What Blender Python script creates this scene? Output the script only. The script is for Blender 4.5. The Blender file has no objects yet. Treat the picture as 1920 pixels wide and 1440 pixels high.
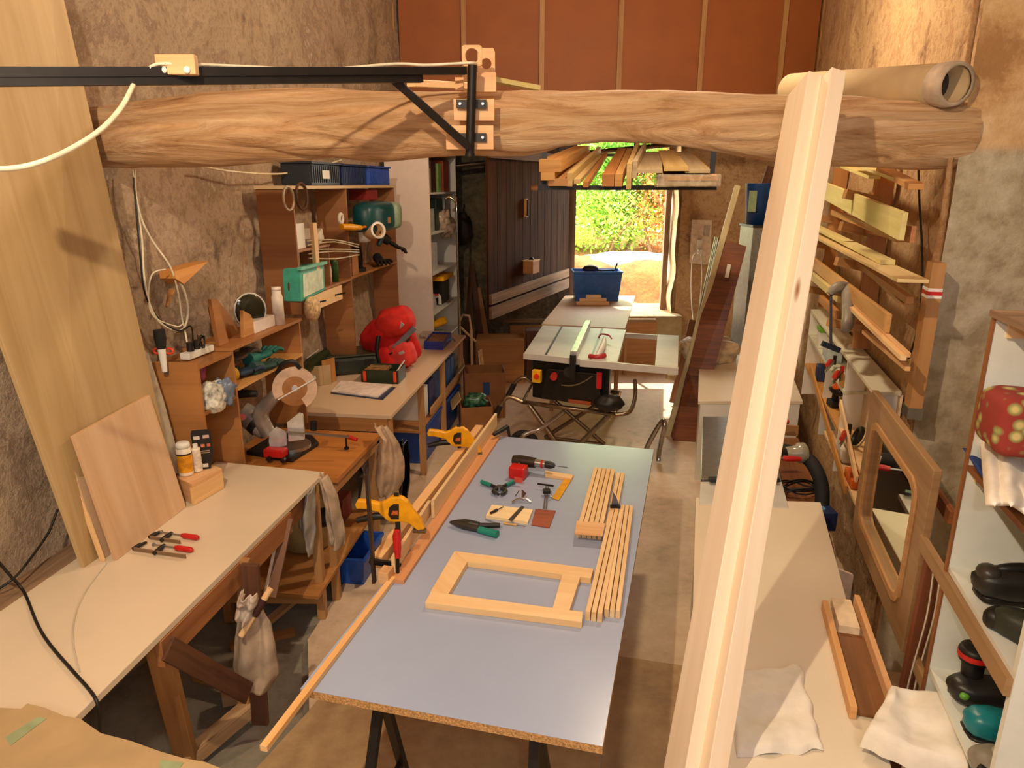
import bpy, math, random
from mathutils import Vector, Matrix, noise
random.seed(7)
S = bpy.context.scene
# ---------------------------------------------------------------- camera, world, lights, exposure
F = 1310.0; PITCH = math.atan(374/1310.0); CH = 2.4
cam = bpy.data.cameras.new('camera'); camo = bpy.data.objects.new('camera', cam); S.collection.objects.link(camo)
cam.sensor_width = 36; cam.lens = 36*F/1920; cam.clip_start = .02
camo.location = (0, 0, CH); camo.rotation_euler = (math.pi/2-PITCH, 0, 0); S.camera = camo
S.view_settings.view_transform = 'Standard'; S.view_settings.look = 'None'
S.view_settings.exposure = 0.0; S.view_settings.gamma = 1; S.view_settings.use_curve_mapping = False
S.cycles.max_bounces = 7; S.cycles.diffuse_bounces = 4; S.cycles.glossy_bounces = 4
S.cycles.sample_clamp_indirect = 6; S.cycles.use_denoising = True
w = bpy.data.worlds.new('sky'); S.world = w; w.use_nodes = True
nt = w.node_tree; sk = nt.nodes.new('ShaderNodeTexSky'); sk.sky_type = 'NISHITA'
sk.sun_disc = False; sk.sun_elevation = math.radians(48); sk.sun_rotation = math.radians(200); sk.dust_density = 2
hs = nt.nodes.new('ShaderNodeHueSaturation'); hs.inputs['Saturation'].default_value = .3; nt.links.new(sk.outputs[0], hs.inputs['Color'])
mxw = nt.nodes.new('ShaderNodeMixRGB'); mxw.blend_type = 'MULTIPLY'; mxw.inputs[0].default_value = 1; mxw.inputs[2].default_value = (1, .88, .70, 1)
nt.links.new(hs.outputs[0], mxw.inputs[1]); nt.links.new(mxw.outputs[0], nt.nodes['Background'].inputs[0]); nt.nodes['Background'].inputs[1].default_value = 5.2
def light(name, kind, loc, energy, col, size=.1, to=None, **k):
    l = bpy.data.lights.new(name, kind); l.energy = energy; l.color = col
    if kind == 'SUN': l.angle = size
    elif kind == 'AREA': l.shape = 'RECTANGLE'; l.size, l.size_y = size
    else: l.shadow_soft_size = size
    for a, b in k.items(): setattr(l, a, b)
    o = bpy.data.objects.new(name, l); S.collection.objects.link(o); o.location = loc
    if to is not None: o.rotation_euler = (Vector(to)-Vector(loc)).to_track_quat('-Z', 'Y').to_euler()
    return o
light('sun', 'SUN', (.9, 19, 10), 9, (1, .93, .80), .02, to=(3.3, 9.5, 0))
WARM = (1, .78, .53)
light('halogen_flood_left', 'POINT', (-.85, .45, 3.8), 285, WARM, .03)
light('back_fill', 'POINT', (1.0, 4.7, 3.9), 175, WARM, .12)  # warm lamp added behind the beam to brighten the back half
light('right_fill', 'POINT', (.9, -.7, 3.7), 42, (1, .88, .74), .12)  # unseen fill added to brighten faces turned towards the camera
light('camera_flash', 'POINT', (.12, -.03, 2.47), 24, (.86, .92, 1), .02)
light('rear_fill', 'AREA', (0, -2.7, 3.6), 42, (.84, .92, 1), (2.2, 1.6), to=(0, 3, 1))  # added cool fill in front of the solid wall, no window there
pl = light('doorway_portal', 'AREA', (1.5, 9.72, 1.9), 1, (1, 1, 1), (1.5, 2.3), to=(1.5, 5, 1.9)); pl.data.cycles.is_portal = True

# ---------------------------------------------------------------- pixel frame to world helpers
COSP, SINP = math.cos(PITCH), math.sin(PITCH)
SL, CL = .142, -2.40          # left wall: X = CL + SL*Y
SR, CR = .28, .99             # right wall: X = CR + SR*Y
def ray(px, py):
    dx, dy = px-960, 720-py
    return Vector((dx, F*COSP+dy*SINP, dy*COSP-F*SINP))
C0 = Vector((0, 0, CH))
def PZ(px, py, z): r = ray(px, py); return C0 + r*((z-CH)/r.z)
def PY(px, py, Y): r = ray(px, py); return C0 + r*(Y/r.y)
def PL(px, py, off=0): r = ray(px, py); return C0 + r*((CL+off)/(r.x-SL*r.y))
def PC(px, py, c=CR): r = ray(px, py); return C0 + r*(c/(r.x-SR*r.y))
V = Vector
UP = V((0, 0, 1))
DL = V((SL, 1, 0)).normalized(); NLw = V((1, -SL, 0)).normalized()      # left wall direction / inward normal
DR = V((SR, 1, 0)).normalized(); NRw = V((-1, SR, 0)).normalized()
DT = V((.262, 1, 0)).normalized(); NT = V((1, -.262, 0)).normalized()    # blue table axes
def Lw(Y, off, z): return V((CL+SL*Y+off, Y, z))
def Rw(Y, c, z): return V((c+SR*Y, Y, z))

# ---------------------------------------------------------------- mesh builder
def frame(d, up=UP):
    d = V(d).normalized(); up = V(up)
    if abs(d.dot(up.normalized())) > .999: up = V((0, 1, 0)) if abs(d.y) < .9 else V((1, 0, 0))
    s = up.cross(d).normalized(); u = d.cross(s).normalized()
    return Matrix((d, s, u)).transposed()
class MB:
    def __init__(self): self.v = []; self.f = []; self.uv = []; self.sm = []
    def add(self, vs, fs, uvs=None, smooth=False):
        n = len(self.v); self.v += [tuple(p) for p in vs]
        for i, f in enumerate(fs):
            self.f.append([n+k for k in f]); self.sm.append(smooth)
            if uvs: self.uv.append(uvs[i])
            else: self.uv.append([(vs[k][0]+vs[k][1]*.3, vs[k][2]+vs[k][1]*.7) for k in f])
        return self
    def box(self, c, s, R=None):
        c = V(c); R = R or Matrix.Identity(3); h = V(s)/2; vs = []; loc = []
        for x in (-1, 1):
            for y in (-1, 1):
                for z in (-1, 1):
                    l = V((x*h.x, y*h.y, z*h.z)); loc.append(l); vs.append(c+R@l)
        fs = [(0, 1, 3, 2), (4, 6, 7, 5), (0, 4, 5, 1), (2, 3, 7, 6), (0, 2, 6, 4), (1, 5, 7, 3)]
        o = random.random()*9; ax = max(range(3), key=lambda i: h[i]); oth = [i for i in range(3) if i != ax]
        na = [0, 0, 1, 1, 2, 2]; uvs = []
        for f, k in zip(fs, na):
            if k == ax: uvs.append([(loc[i][oth[0]]+o, loc[i][oth[1]]+o) for i in f])
            else:
                b = [i for i in oth if i != k][0]
                uvs.append([(loc[i][ax]+o, loc[i][b]+o+k*.37) for i in f])
        return self.add(vs, fs, uvs)
    def board(self, p1, p2, w, t, up=UP):
        p1, p2 = V(p1), V(p2); d = p2-p1
        return self.box((p1+p2)/2, (d.length, w, t), frame(d, up))
    def prism(self, pts, ext):
        ext = V(ext); pts = [V(p) for p in pts]; n = len(pts); a = pts; b = [p+ext for p in pts]
        e = pts[1]-pts[0]; e.normalize(); nn = ext.normalized(); g = nn.cross(e)
        def q(p): return (p.dot(e), p.dot(g))
        fs = [list(range(n)), [n+i for i in reversed(range(n))]]
        uvs = [[q(p) for p in a], [q(p) for p in reversed(b)]]
        acc = 0
        for i in range(n):
            j = (i+1) % n; L = (pts[j]-pts[i]).length
            fs.append((i, n+i, n+j, j)); uvs.append([(acc, 0), (acc, ext.length), (acc+L, ext.length), (acc+L, 0)]); acc += L
        return self.add(a+b, fs, uvs)
    def tube(self, pts, r, n=8, smooth=True, closed=False, spl=0):
        pts = [V(p) for p in pts]; R = list(r) if hasattr(r, '__len__') else [r]*len(pts)
        if spl:
            q = []; qr = []; N = len(pts)
            for i in range(N-1):
                p0, p1, p2, p3 = pts[max(i-1, 0)], pts[i], pts[i+1], pts[min(i+2, N-1)]
                for k in range(spl):
                    t = k/spl
                    q.append(.5*((2*p1)+(p2-p0)*t+(2*p0-5*p1+4*p2-p3)*t*t+(3*p1-p0-3*p2+p3)*t**3)); qr.append(R[i]*(1-t)+R[i+1]*t)
            q.append(pts[-1]); qr.append(R[-1]); pts, R = q, qr
        N = len(pts); vs = []; fs = []; uvs = []; up = None; acc = 0
        for i, p in enumerate(pts):
            if closed: d = pts[(i+1) % N]-pts[i-1]
            else: d = pts[min(i+1, N-1)]-pts[max(i-1, 0)]
            d.normalize()
            if up is None: up = UP if abs(d.z) < .9 else V((1, 0, 0))
            s = up.cross(d).normalized(); up = d.cross(s).normalized()
            for k in range(n):
                a = 2*math.pi*k/n; vs.append(p+(s*math.cos(a)+up*math.sin(a))*R[i])
        for i in range(N if closed else N-1):
            j = (i+1) % N; L = (pts[j]-pts[i]).length
            for k in range(n):
                m = (k+1) % n; fs.append((i*n+k, i*n+m, j*n+m, j*n+k))
                y0, y1 = k*R[i]*6.28/n, (k+1)*R[i]*6.28/n
                uvs.append([(acc, y0), (acc, y1), (acc+L, y1), (acc+L, y0)])
            acc += L
        self.add(vs, fs, uvs, smooth)
        if not closed:
            for base, rev in ((0, True), ((N-1)*n, False)):
                idx = list(range(n)); cap = [vs[base+k] for k in idx]
                self.add(cap, [idx[::-1] if rev else idx])
        return self
    def cyl(self, p1, p2, r1, r2=None, n=16): return self.tube([p1, p2], [r1, r1 if r2 is None else r2], n)
    def lathe(self, prof, c, axis=UP, n=20, smooth=True):
        M = frame(axis, (1, 0, 0) if abs(V(axis).normalized().x) < .9 else (0, 1, 0)); c = V(c); vs = []; fs = []
        for r, h in prof:
            for k in range(n):
                a = 2*math.pi*k/n; vs.append(c+M@V((h, r*math.cos(a), r*math.sin(a))))
        for i in range(len(prof)-1):
            for k in range(n):
                m = (k+1) % n; fs.append((i*n+k, (i+1)*n+k, (i+1)*n+m, i*n+m))
        return self.add(vs, fs, None, smooth)
    def ell(self, c, r, R=None, nu=14, nv=9, jit=0, e=1):
        c = V(c); R = R or Matrix.Identity(3); vs = []; fs = []
        def sg(x): return math.copysign(abs(x)**e, x)
        for i in range(nv+1):
            b = -math.pi/2+math.pi*i/nv
            for k in range(nu):
                a = 2*math.pi*k/nu
                p = V((sg(math.cos(b))*sg(math.cos(a)), sg(math.cos(b))*sg(math.sin(a)), sg(math.sin(b))))
                if jit: p *= 1+jit*noise.noise(p*2.3+c*7)
                vs.append(c+R@V((p.x*r[0], p.y*r[1], p.z*r[2])))
        for i in range(nv):
            for k in range(nu):
                m = (k+1) % nu; fs.append((i*nu+k, i*nu+m, (i+1)*nu+m, (i+1)*nu+k))
        return self.add(vs, fs, None, True)
    def grid(self, fn, nu, nv, smooth=True):
        vs = [V(fn(i/nu, j/nv)) for j in range(nv+1) for i in range(nu+1)]
        fs = []; uvs = []
        for j in range(nv):
            for i in range(nu):
                a = j*(nu+1)+i; fs.append((a, a+1, a+nu+2, a+nu+1))
                uvs.append([(i/nu, j/nv), ((i+1)/nu, j/nv), ((i+1)/nu, (j+1)/nv), (i/nu, (j+1)/nv)])
        return self.add(vs, fs, uvs, smooth)
def mesh(name, mb, base):
    m = bpy.data.meshes.new(name); m.from_pydata([(p[0]-base[0], p[1]-base[1], p[2]-base[2]) for p in mb.v], [], mb.f)
    u = m.uv_layers.new(name='UVMap'); k = 0; dat = []
    for q in mb.uv:
        for a in q: dat += [a[0], a[1]]
    u.data.foreach_set('uv', dat); m.polygons.foreach_set('use_smooth', mb.sm); m.update(); return m
def mods(o, bevel, solid, sub):
    if sub: s = o.modifiers.new('s', 'SUBSURF'); s.levels = s.render_levels = sub
    if solid: s = o.modifiers.new('t', 'SOLIDIFY'); s.thickness = solid; s.offset = 0
    if bevel:
        b = o.modifiers.new('b', 'BEVEL'); b.width = bevel; b.segments = 2; b.limit_method = 'ANGLE'; b.angle_limit = .9
        b.harden_normals = False
def basept(mbs):
    vs = [p for m in mbs for p in m.v]; xs = [p[0] for p in vs]; ys = [p[1] for p in vs]
    return V(((min(xs)+max(xs))/2, (min(ys)+max(ys))/2, min(p[2] for p in vs)))
def solo(name, label, cat, mb, m, group=None, kind=None, bevel=0, solid=0, sub=0):
    b = basept([mb]); o = bpy.data.objects.new(name, mesh(name, mb, b)); o.location = b
    S.collection.objects.link(o); o.data.materials.append(m); mods(o, bevel, solid, sub)
    if kind != 'structure': o['label'] = label; o['category'] = cat
    elif label: o['label'] = label
    if group: o['group'] = group
    if kind: o['kind'] = kind
    return o
def struct(name, mb, m, **k): return solo(name, None, None, mb, m, kind='structure', **k)
class Thing:
    def __init__(s, name, label, cat, group=None): s.a = (name, label, cat, group); s.p = []
    def part(s, name, mb, m, par=None, bevel=0, solid=0, sub=0, label=None):
        s.p.append((name, mb, m, par, bevel, solid, sub, label)); return len(s.p)-1
    def done(s):
        b = basept([p[1] for p in s.p]); e = bpy.data.objects.new(s.a[0], None); e.empty_display_size = .05
        e.location = b; S.collection.objects.link(e); e['label'] = s.a[1]; e['category'] = s.a[2]
        if s.a[3]: e['group'] = s.a[3]
        os = []
        for n, mb, m, par, bv, so, su, lb in s.p:
            o = bpy.data.objects.new(n, mesh(n, mb, b)); S.collection.objects.link(o); o.data.materials.append(m)
            mods(o, bv, so, su); o.parent = e if par is None else os[par]
            if lb: o['label'] = lb
            os.append(o)
        s.e = e; s.os = os; return s
def dup(e, delta, label, rotz=0, group=None):
    c = e.copy(); S.collection.objects.link(c); c.location = V(e.location)+V(delta); c.rotation_euler.z = e.rotation_euler.z+rotz
    c['label'] = label
    if group: c['group'] = group
    for ch in list(e.children):
        d = ch.copy(); S.collection.objects.link(d); d.parent = c
        for g in list(ch.children): h = g.copy(); S.collection.objects.link(h); h.parent = d
    return c

# ---------------------------------------------------------------- materials
def hx(h):
    c = [int(h[i:i+2], 16)/255 for i in (0, 2, 4)]
    return tuple((x/12.92 if x <= .04045 else ((x+.055)/1.055)**2.4) for x in c)+(1,)
_m = {}
def newmat(n):
    m = bpy.data.materials.new(n); m.use_nodes = True; return m, m.node_tree, m.node_tree.nodes['Principled BSDF']
def ramp(nt, fac, cols):
    r = nt.nodes.new('ShaderNodeValToRGB'); nt.links.new(fac, r.inputs[0]); e = r.color_ramp.elements
    while len(e) < len(cols): e.new(.5)
    for q, (p, c) in zip(e, cols): q.position = p; q.color = c
    return r.outputs[0]
def bump(nt, b, h, s, d=.01):
    x = nt.nodes.new('ShaderNodeBump'); x.inputs['Strength'].default_value = s; x.inputs['Distance'].default_value = d
    nt.links.new(h, x.inputs['Height']); nt.links.new(x.outputs[0], b.inputs['Normal'])
def tex(nt, kind, scale, coord, sx=(1, 1, 1), **k):
    c = nt.nodes.new('ShaderNodeTexCoord'); mp = nt.nodes.new('ShaderNodeMapping'); mp.inputs['Scale'].default_value = sx
    if coord == 'World':
        g = nt.nodes.new('ShaderNodeNewGeometry'); nt.links.new(g.outputs['Position'], mp.inputs[0])
    else: nt.links.new(c.outputs[coord], mp.inputs[0])
    t = nt.nodes.new(kind); nt.links.new(mp.outputs[0], t.inputs['Vector']); t.inputs['Scale'].default_value = scale
    for a, v in k.items(): t.inputs[a].default_value = v
    return t
def wood(c1, c2, s=1, rough=.55, knots=False):
    key = ('w', c1, c2, s, rough, knots)
    if key in _m: return _m[key]
    m, nt, b = newmat('wood_'+c1); t = tex(nt, 'ShaderNodeTexNoise', 1, 'UV', (1.3*s, 26*s, 1), Detail=5, Roughness=.6, Distortion=.6)
    t2 = tex(nt, 'ShaderNodeTexNoise', 1, 'UV', (.5*s, 5*s, 1), Detail=2)
    mx = nt.nodes.new('ShaderNodeMath'); mx.operation = 'MULTIPLY_ADD'; mx.inputs[1].default_value = .55
    nt.links.new(t.outputs[0], mx.inputs[0])
    m2 = nt.nodes.new('ShaderNodeMath'); m2.operation = 'MULTIPLY'; m2.inputs[1].default_value = .45; nt.links.new(t2.outputs[0], m2.inputs[0])
    nt.links.new(m2.outputs[0], mx.inputs[2])
    c = ramp(nt, mx.outputs[0], [(.33, hx(c2)), (.62, hx(c1))])
    if knots:
        vo = tex(nt, 'ShaderNodeTexVoronoi', 1, 'UV', (1.6, 7, 1)); k = ramp(nt, vo.outputs['Distance'], [(.03, (1, 1, 1, 1)), (.09, (0, 0, 0, 1))])
        mm = nt.nodes.new('ShaderNodeMixRGB'); nt.links.new(k, mm.inputs[0]); nt.links.new(c, mm.inputs[1]); mm.inputs[2].default_value = hx('9c6434'); c = mm.outputs[0]
    nt.links.new(c, b.inputs['Base Color']); b.inputs['Roughness'].default_value = rough; bump(nt, b, t.outputs[0], .15, .004)
    _m[key] = m; return m
def plain(c, rough=.5, metal=0, var=.12, scale=20, bmp=0, alpha=1, trans=0, coat=0):
    key = ('p', c, rough, metal, var, scale, bmp, alpha, trans, coat)
    if key in _m: return _m[key]
    m, nt, b = newmat('mat_'+c); t = tex(nt, 'ShaderNodeTexNoise', scale, 'Object', Detail=4)
    a = hx(c); lo = tuple(x*(1-var*1.6) for x in a[:3])+(1,); hi = tuple(min(1, x*(1+var)) for x in a[:3])+(1,)
    nt.links.new(ramp(nt, t.outputs[0], [(.3, lo), (.7, hi)]), b.inputs['Base Color'])
    b.inputs['Roughness'].default_value = rough; b.inputs['Metallic'].default_value = metal
    b.inputs['Alpha'].default_value = alpha; b.inputs['Transmission Weight'].default_value = trans; b.inputs['Coat Weight'].default_value = coat
    if bmp: bump(nt, b, t.outputs[0], bmp, .01)
    _m[key] = m; return m
def rock(name, cols, s=1.0, b2=.7, rough=.95):
    m, nt, b = newmat(name); t = tex(nt, 'ShaderNodeTexNoise', 2.2*s, 'World', Detail=8, Roughness=.68, Distortion=.4)
    t2 = tex(nt, 'ShaderNodeTexNoise', 19*s, 'World', Detail=6, Roughness=.7); vo = tex(nt, 'ShaderNodeTexVoronoi', 3.4*s, 'World')
    x = nt.nodes.new('ShaderNodeMath'); x.operation = 'MULTIPLY_ADD'; nt.links.new(t2.outputs[0], x.inputs[0]); x.inputs[1].default_value = .35
    y = nt.nodes.new('ShaderNodeMath'); y.operation = 'MULTIPLY'; nt.links.new(t.outputs[0], y.inputs[0]); y.inputs[1].default_value = .7
    nt.links.new(y.outputs[0], x.inputs[2]); n = len(cols)
    nt.links.new(ramp(nt, x.outputs[0], [(.36+.32*i/(n-1), hx(c)) for i, c in enumerate(cols)]), b.inputs['Base Color'])
    b.inputs['Roughness'].default_value = rough
    z = nt.nodes.new('ShaderNodeMath'); z.operation = 'ADD'; nt.links.new(x.outputs[0], z.inputs[0])
    q = nt.nodes.new('ShaderNodeMath'); q.operation = 'MULTIPLY'; nt.links.new(vo.outputs['Distance'], q.inputs[0]); q.inputs[1].default_value = .25
    nt.links.new(q.outputs[0], z.inputs[1]); bump(nt, b, z.outputs[0], b2, .06)
    return m
PINE = wood('f2d2a0', 'e2b478', 1, .5); PINEK = wood('f6dcae', 'e6bd85', 1, .5, True); PINEP = wood('e8bd8c', 'd29a63', 1, .6)
OAK = wood('bd8e58', '96683c', 1, .55); ORANGE = wood('bc8448', '9c6632', .8, .6); DARKW = wood('6a4228', '3c2212', 1.2, .7)
BROWN = wood('9a6234', '70401e', 1, .6); REDW = wood('7d4520', '4c2410', 1.6, .45); GREYW = wood('9c7e60', '5d4530', 1.1, .85)
BEAMW = wood('d6a068', '9a6234', .55, .75); MEL = plain('dccbb0', .38, var=.03, scale=3); WHITE = plain('e8e6dc', .45, var=.03, scale=4)
GREENW = wood('d9cf8e', 'b5a35e', 1, .55); CHIP = plain('c79a62', .8, var=.35, scale=160, bmp=.3)
BLK = plain('16130f', .5, var=.1); RUB = plain('1c1a18', .8); STEEL = plain('aaa9a6', .3, .9, .08); ALU = plain('d2d0c8', .5, .25, .05, 8)
DSTEEL = plain('2a2522', .45, .6); RED = plain('c01c16', .4); YEL = plain('f0a80c', .38); BLUE = plain('1d4fa8', .42); TEAL = plain('118070', .45)
CARD = plain('b59a70', .85, var=.08, scale=6); CARDD = plain('8e5c30', .85, var=.1, scale=6)
RAG = plain('b9a48c', .9, var=.28, scale=9, bmp=.4); CLOTH = plain('ece4d4', .95, var=.06, scale=14, bmp=.5)
# ================================================================ SETTING
YE = 9.5
stoneL = rock('stone_left', ['6c5848', '9c866e', 'b8a186', '96806a', 'd2c0a6'], 1.0, .9)
stoneR = rock('stone_right', ['7a5a3c', 'b08a60', 'ccaa7c', 'b48c60', 'dcc09a'], 1.2, .8)
plast = rock('render_grey', ['8a7c66', 'a39680', 'aea28c', 'bab09a'], 1.2, .35)
conc = rock('floor_concrete', ['b49c7e', 'd0b698', 'dcc4a6', 'e4d2b8'], .7, .12, .5)
concg = rock('floor_grey', ['6e6658', '8b8373', '9a9180'], .8, .3)
plyf = rock('floor_ply', ['8c7050', 'a88862', 'b8986e', 'c4a67c'], .6, .12, .6)
block = rock('stone_block', ['3c3428', '5c5240', '7a6e56', '8c8068'], 1.0, .8)
earth = rock('earth', ['4c3018', '70502c', '8a6638', '9c7846'], 1.0, 1)
def rough_wall(name, fn, nu, nv, n, m, amp=.055, sc=1.8, smooth=True, thick=0):
    def g(u, v):
        p = V(fn(u, v)); return p+V(n)*(amp*noise.fractal(p*sc, 1, 2, 5)+.4*amp*noise.noise(p*7))
    return struct(name, MB().grid(g, nu, nv, smooth), m, solid=thick)
rough_wall('wall_left', lambda u, v: Lw(-3.4+13.6*u, -.03, -.1+6.3*v), 200, 100, NLw, stoneL)
rough_wall('wall_right', lambda u, v: Rw(3.06+7.2*u, CR+.03, -.1+6.3*v), 120, 100, NRw, stoneR, .03)
xc = CR+SR*3.06
# plastered pier face next to the right wall (steps outwards towards the loft)
def pier(u, v): return V((xc+.01+1.2*u, 3.05-.16*u, -.1+6.3*v))
mp_, ntp, bp = newmat('render_two_tone')
def lay(nt, cols, s, det=7):
    t = tex(nt, 'ShaderNodeTexNoise', s, 'World', Detail=det, Roughness=.65); return ramp(nt, t.outputs[0], [(.38+.3*i/(len(cols)-1), hx(c)) for i, c in enumerate(cols)]), t
ca, ta = lay(ntp, ['9a8c72', 'ada086', 'b8ac94', 'c2b8a2'], 9); cb, tb = lay(ntp, ['a2794a', 'c49f6e', 'd2b184', 'dcc299'], 4)
g = ntp.nodes.new('ShaderNodeNewGeometry'); sx = ntp.nodes.new('ShaderNodeSeparateXYZ'); ntp.links.new(g.outputs['Position'], sx.inputs[0])
st = ntp.nodes.new('ShaderNodeMapRange'); st.inputs['From Min'].default_value = 2.52; st.inputs['From Max'].default_value = 2.56
ntp.links.new(sx.outputs['Z'], st.inputs['Value']); mm = ntp.nodes.new('ShaderNodeMixRGB'); ntp.links.new(st.outputs[0], mm.inputs[0])
ntp.links.new(ca, mm.inputs[1]); ntp.links.new(cb, mm.inputs[2]); ntp.links.new(mm.outputs[0], bp.inputs['Base Color']); bp.inputs['Roughness'].default_value = .9
bump(ntp, bp, ta.outputs[0], .6, .03)
rough_wall('wall_pier', pier, 40, 110, (0, -1, 0), mp_, .012)
# the crumbling edge of the pier
e = MB(); pts = []; rr = []
for i in range(60):
    z = -.05+6.0*i/59; pts.append(V((xc-.012+.022*noise.noise(V((0, 0, z*2.1))), 3.06, z))); rr.append(.013+.006*noise.noise(V((3, 0, z*5))))
e.tube(pts, rr, 7); struct('trim_pier_edge', e, rock('mortar', ['8a5a30', 'b08658', 'c8a880'], 2, .8))
# outer shell behind the photographer
struct('wall_outer', MB().box((xc+1.25, 0, 3), (.1, 7, 6.4)), plast)
b = MB()
for c, s in (((0, -3.2, 3.0), (8, .1, 6.4)),): b.box(c, s)
struct('wall_front', b, stoneL)
struct('ceiling', MB().box((.5, 3.4, 6.1), (9, 14, .12)), BROWN)
# floors: pale floor, ply sheets by the blue table, sunken grey slab under the left bench
def poly(px, z, t, m, name, **k): return struct(name, MB().prism([PZ(a, b_, z) for a, b_ in px], (0, 0, -t)), m, **k)
struct('floor', MB().box((1, 3.4, -.11), (9, 13.4, .1)), concg)
fl = [V((-.92, 2.62, 0)), V((-1.12, 3.3, 0)), V((-1.04, 4.0, 0)), V((-1.9, 9.7, 0)), V((4.1, 9.7, 0)), V((2.0, 2.9, 0)), V((1.9, -3.1, 0)), V((-1.9, -3.1, 0)), V((-1.45, 1.6, 0))]
struct('floor_pale', MB().prism(fl, (0, 0, -.055)), conc)
b = MB(); b.prism([V((-1.40, 1.6, .004)), V((-.96, 2.75, .004)), V((-.74, 3.5, .004)), V((.55, 3.15, .004)), V((.1, 1.3, .004))], (0, 0, .006)); 
b.prism([V((.107, 1.3, .004)), V((.557, 3.15, .004)), V((.98, 3.05, .004)), V((.5, 1.15, .004))], (0, 0, .006))
struct('floor_sheet', b, plyf)
# end wall with the raised doorway
DX0, DX1 = .78, 2.2
b = MB(); T_ = .45
for x0, x1, z0, z1 in ((-1.6, DX0, -.1, 6.2), (DX1, 4.4, -.1, 6.2), (DX0, DX1, 3.0, 6.2), (DX0, DX1, -.1, .72)):
    b.box(((x0+x1)/2, YE+T_/2, (z0+z1)/2), (x1-x0, T_, z1-z0))
struct('wall_end', b, stoneR)
def blockwall(u, v): return V((-1.3+2.06*u, YE-.03, 3.1*v))
rough_wall('wall_end_blocks', blockwall, 30, 40, (0, -1, 0), block, .03)
rough_wall('wall_end_rubble', lambda u, v: V((DX1+.02+1.6*u, YE-.04, 3.2*v)), 40, 60, (0, -1, 0), stoneR, .05)
j = MB().grid(lambda u, v: V((DX1-.03+.05*noise.noise(V((0, v*6, 2)))-.03*u, YE-.08+.55*u, .72+2.3*v)), 8, 30)
struct('trim_door_reveal', j, rock('reveal', ['b89468', 'd8bd94', 'e8d6b4'], 1.5, .5))
b = MB(); b.box((1.75, YE-.16, .36), (1.05, .34, .72)); struct('trim_door_step', b, rock('step', ['8a7450', 'a8926c', 'b8a480'], 1, .4), bevel=.02)
struct('door_frame', MB().box((DX0+.03, YE+.02, 1.9), (.06, .12, 2.35)).box((DX1-.1, YE+.2, 1.9), (.07, .09, 2.35)), GREYW)
# low board cladding under the door
b = MB(); b.box((.45, YE-.35, .3), (.95, .03, .6)); b.box((1.45, YE-.36, .34), (.95, .03, .62)); struct('trim_low_cladding', b, ORANGE)
b = MB(); b.box((.9, YE-.38, .67), (2.0, .06, .04)); struct('trim_ledge', b, GREYW)
# upper partition: brown fibreboard with battens
YB = 8.3; xl, xr = CL+SL*YB, CR+SR*YB
struct('wall_upper_panel', MB().box(((xl+xr)/2, YB+.03, 4.6), (xr-xl, .03, 3.2)), plain('9a5620', .6, var=.06, scale=3))
for px in (735, 870, 1016, 1163, 1317, 1468, 1541):
    a = PY(px, 80, YB-.01).x; o = struct('trim_batten', MB().box((a, YB-.005, 4.6), (.055 if px != 735 else .07, .03, 3.2)), OAK)
struct('trim_panel_sill', MB().box(((xl+xr)/2, YB, 3.0), (xr-xl, .12, .08)), DARKW)

# ================================================================ OUTSIDE
def bank(u, v):
    x = -6+14*u; y = 10.05+9*v; z = .6+.0*v
    if y > 11.2: z += min(.55, (y-11.2)*.9)
    return V((x, y, z+.12*noise.fractal(V((x, y, 0))*1.4, 1, 2, 5)))
solo('ground_outside', None, None, MB().grid(bank, 140, 90), earth, kind='structure')
struct('trim_outer_sill', MB().box((1.5, 10.0, .66), (2.2, .5, .1)), rock('sill', ['cfc0a0', 'e0d4b8', 'ece4cc'], 2, .2))
def sheet(u, v):
    x = .75+3.0*u; s = math.sin(math.pi*min(1, u*.95+.05)); k = min(1, v*3); return V((x, 11.9+1.3*v, .98+.27*s*k**.5-.05*v*v+.03*noise.noise(V((x*4, v*4, 0)))))
solo('tarpaulin', 'white sheet lying over the earth bank outside the doorway', 'sheet', MB().grid(sheet, 40, 16), plain('fcf8f0', .8, var=.03, bmp=.3), solid=.01)
def leafmat(n, a, b_):
    m, nt, bs = newmat(n); t = tex(nt, 'ShaderNodeTexNoise', 1.6, 'World', Detail=5); c = ramp(nt, t.outputs[0], [(.32, hx(a)), (.68, hx(b_))])
    tr = nt.nodes.new('ShaderNodeBsdfTranslucent'); nt.links.new(c, tr.inputs[0]); nt.links.new(c, bs.inputs['Base Color']); bs.inputs['Roughness'].default_value = .6
    mx = nt.nodes.new('ShaderNodeMixShader'); mx.inputs[0].default_value = .45; nt.links.new(bs.outputs[0], mx.inputs[1]); nt.links.new(tr.outputs[0], mx.inputs[2])
    nt.links.new(mx.outputs[0], nt.nodes['Material Output'].inputs[0]); return m
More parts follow.
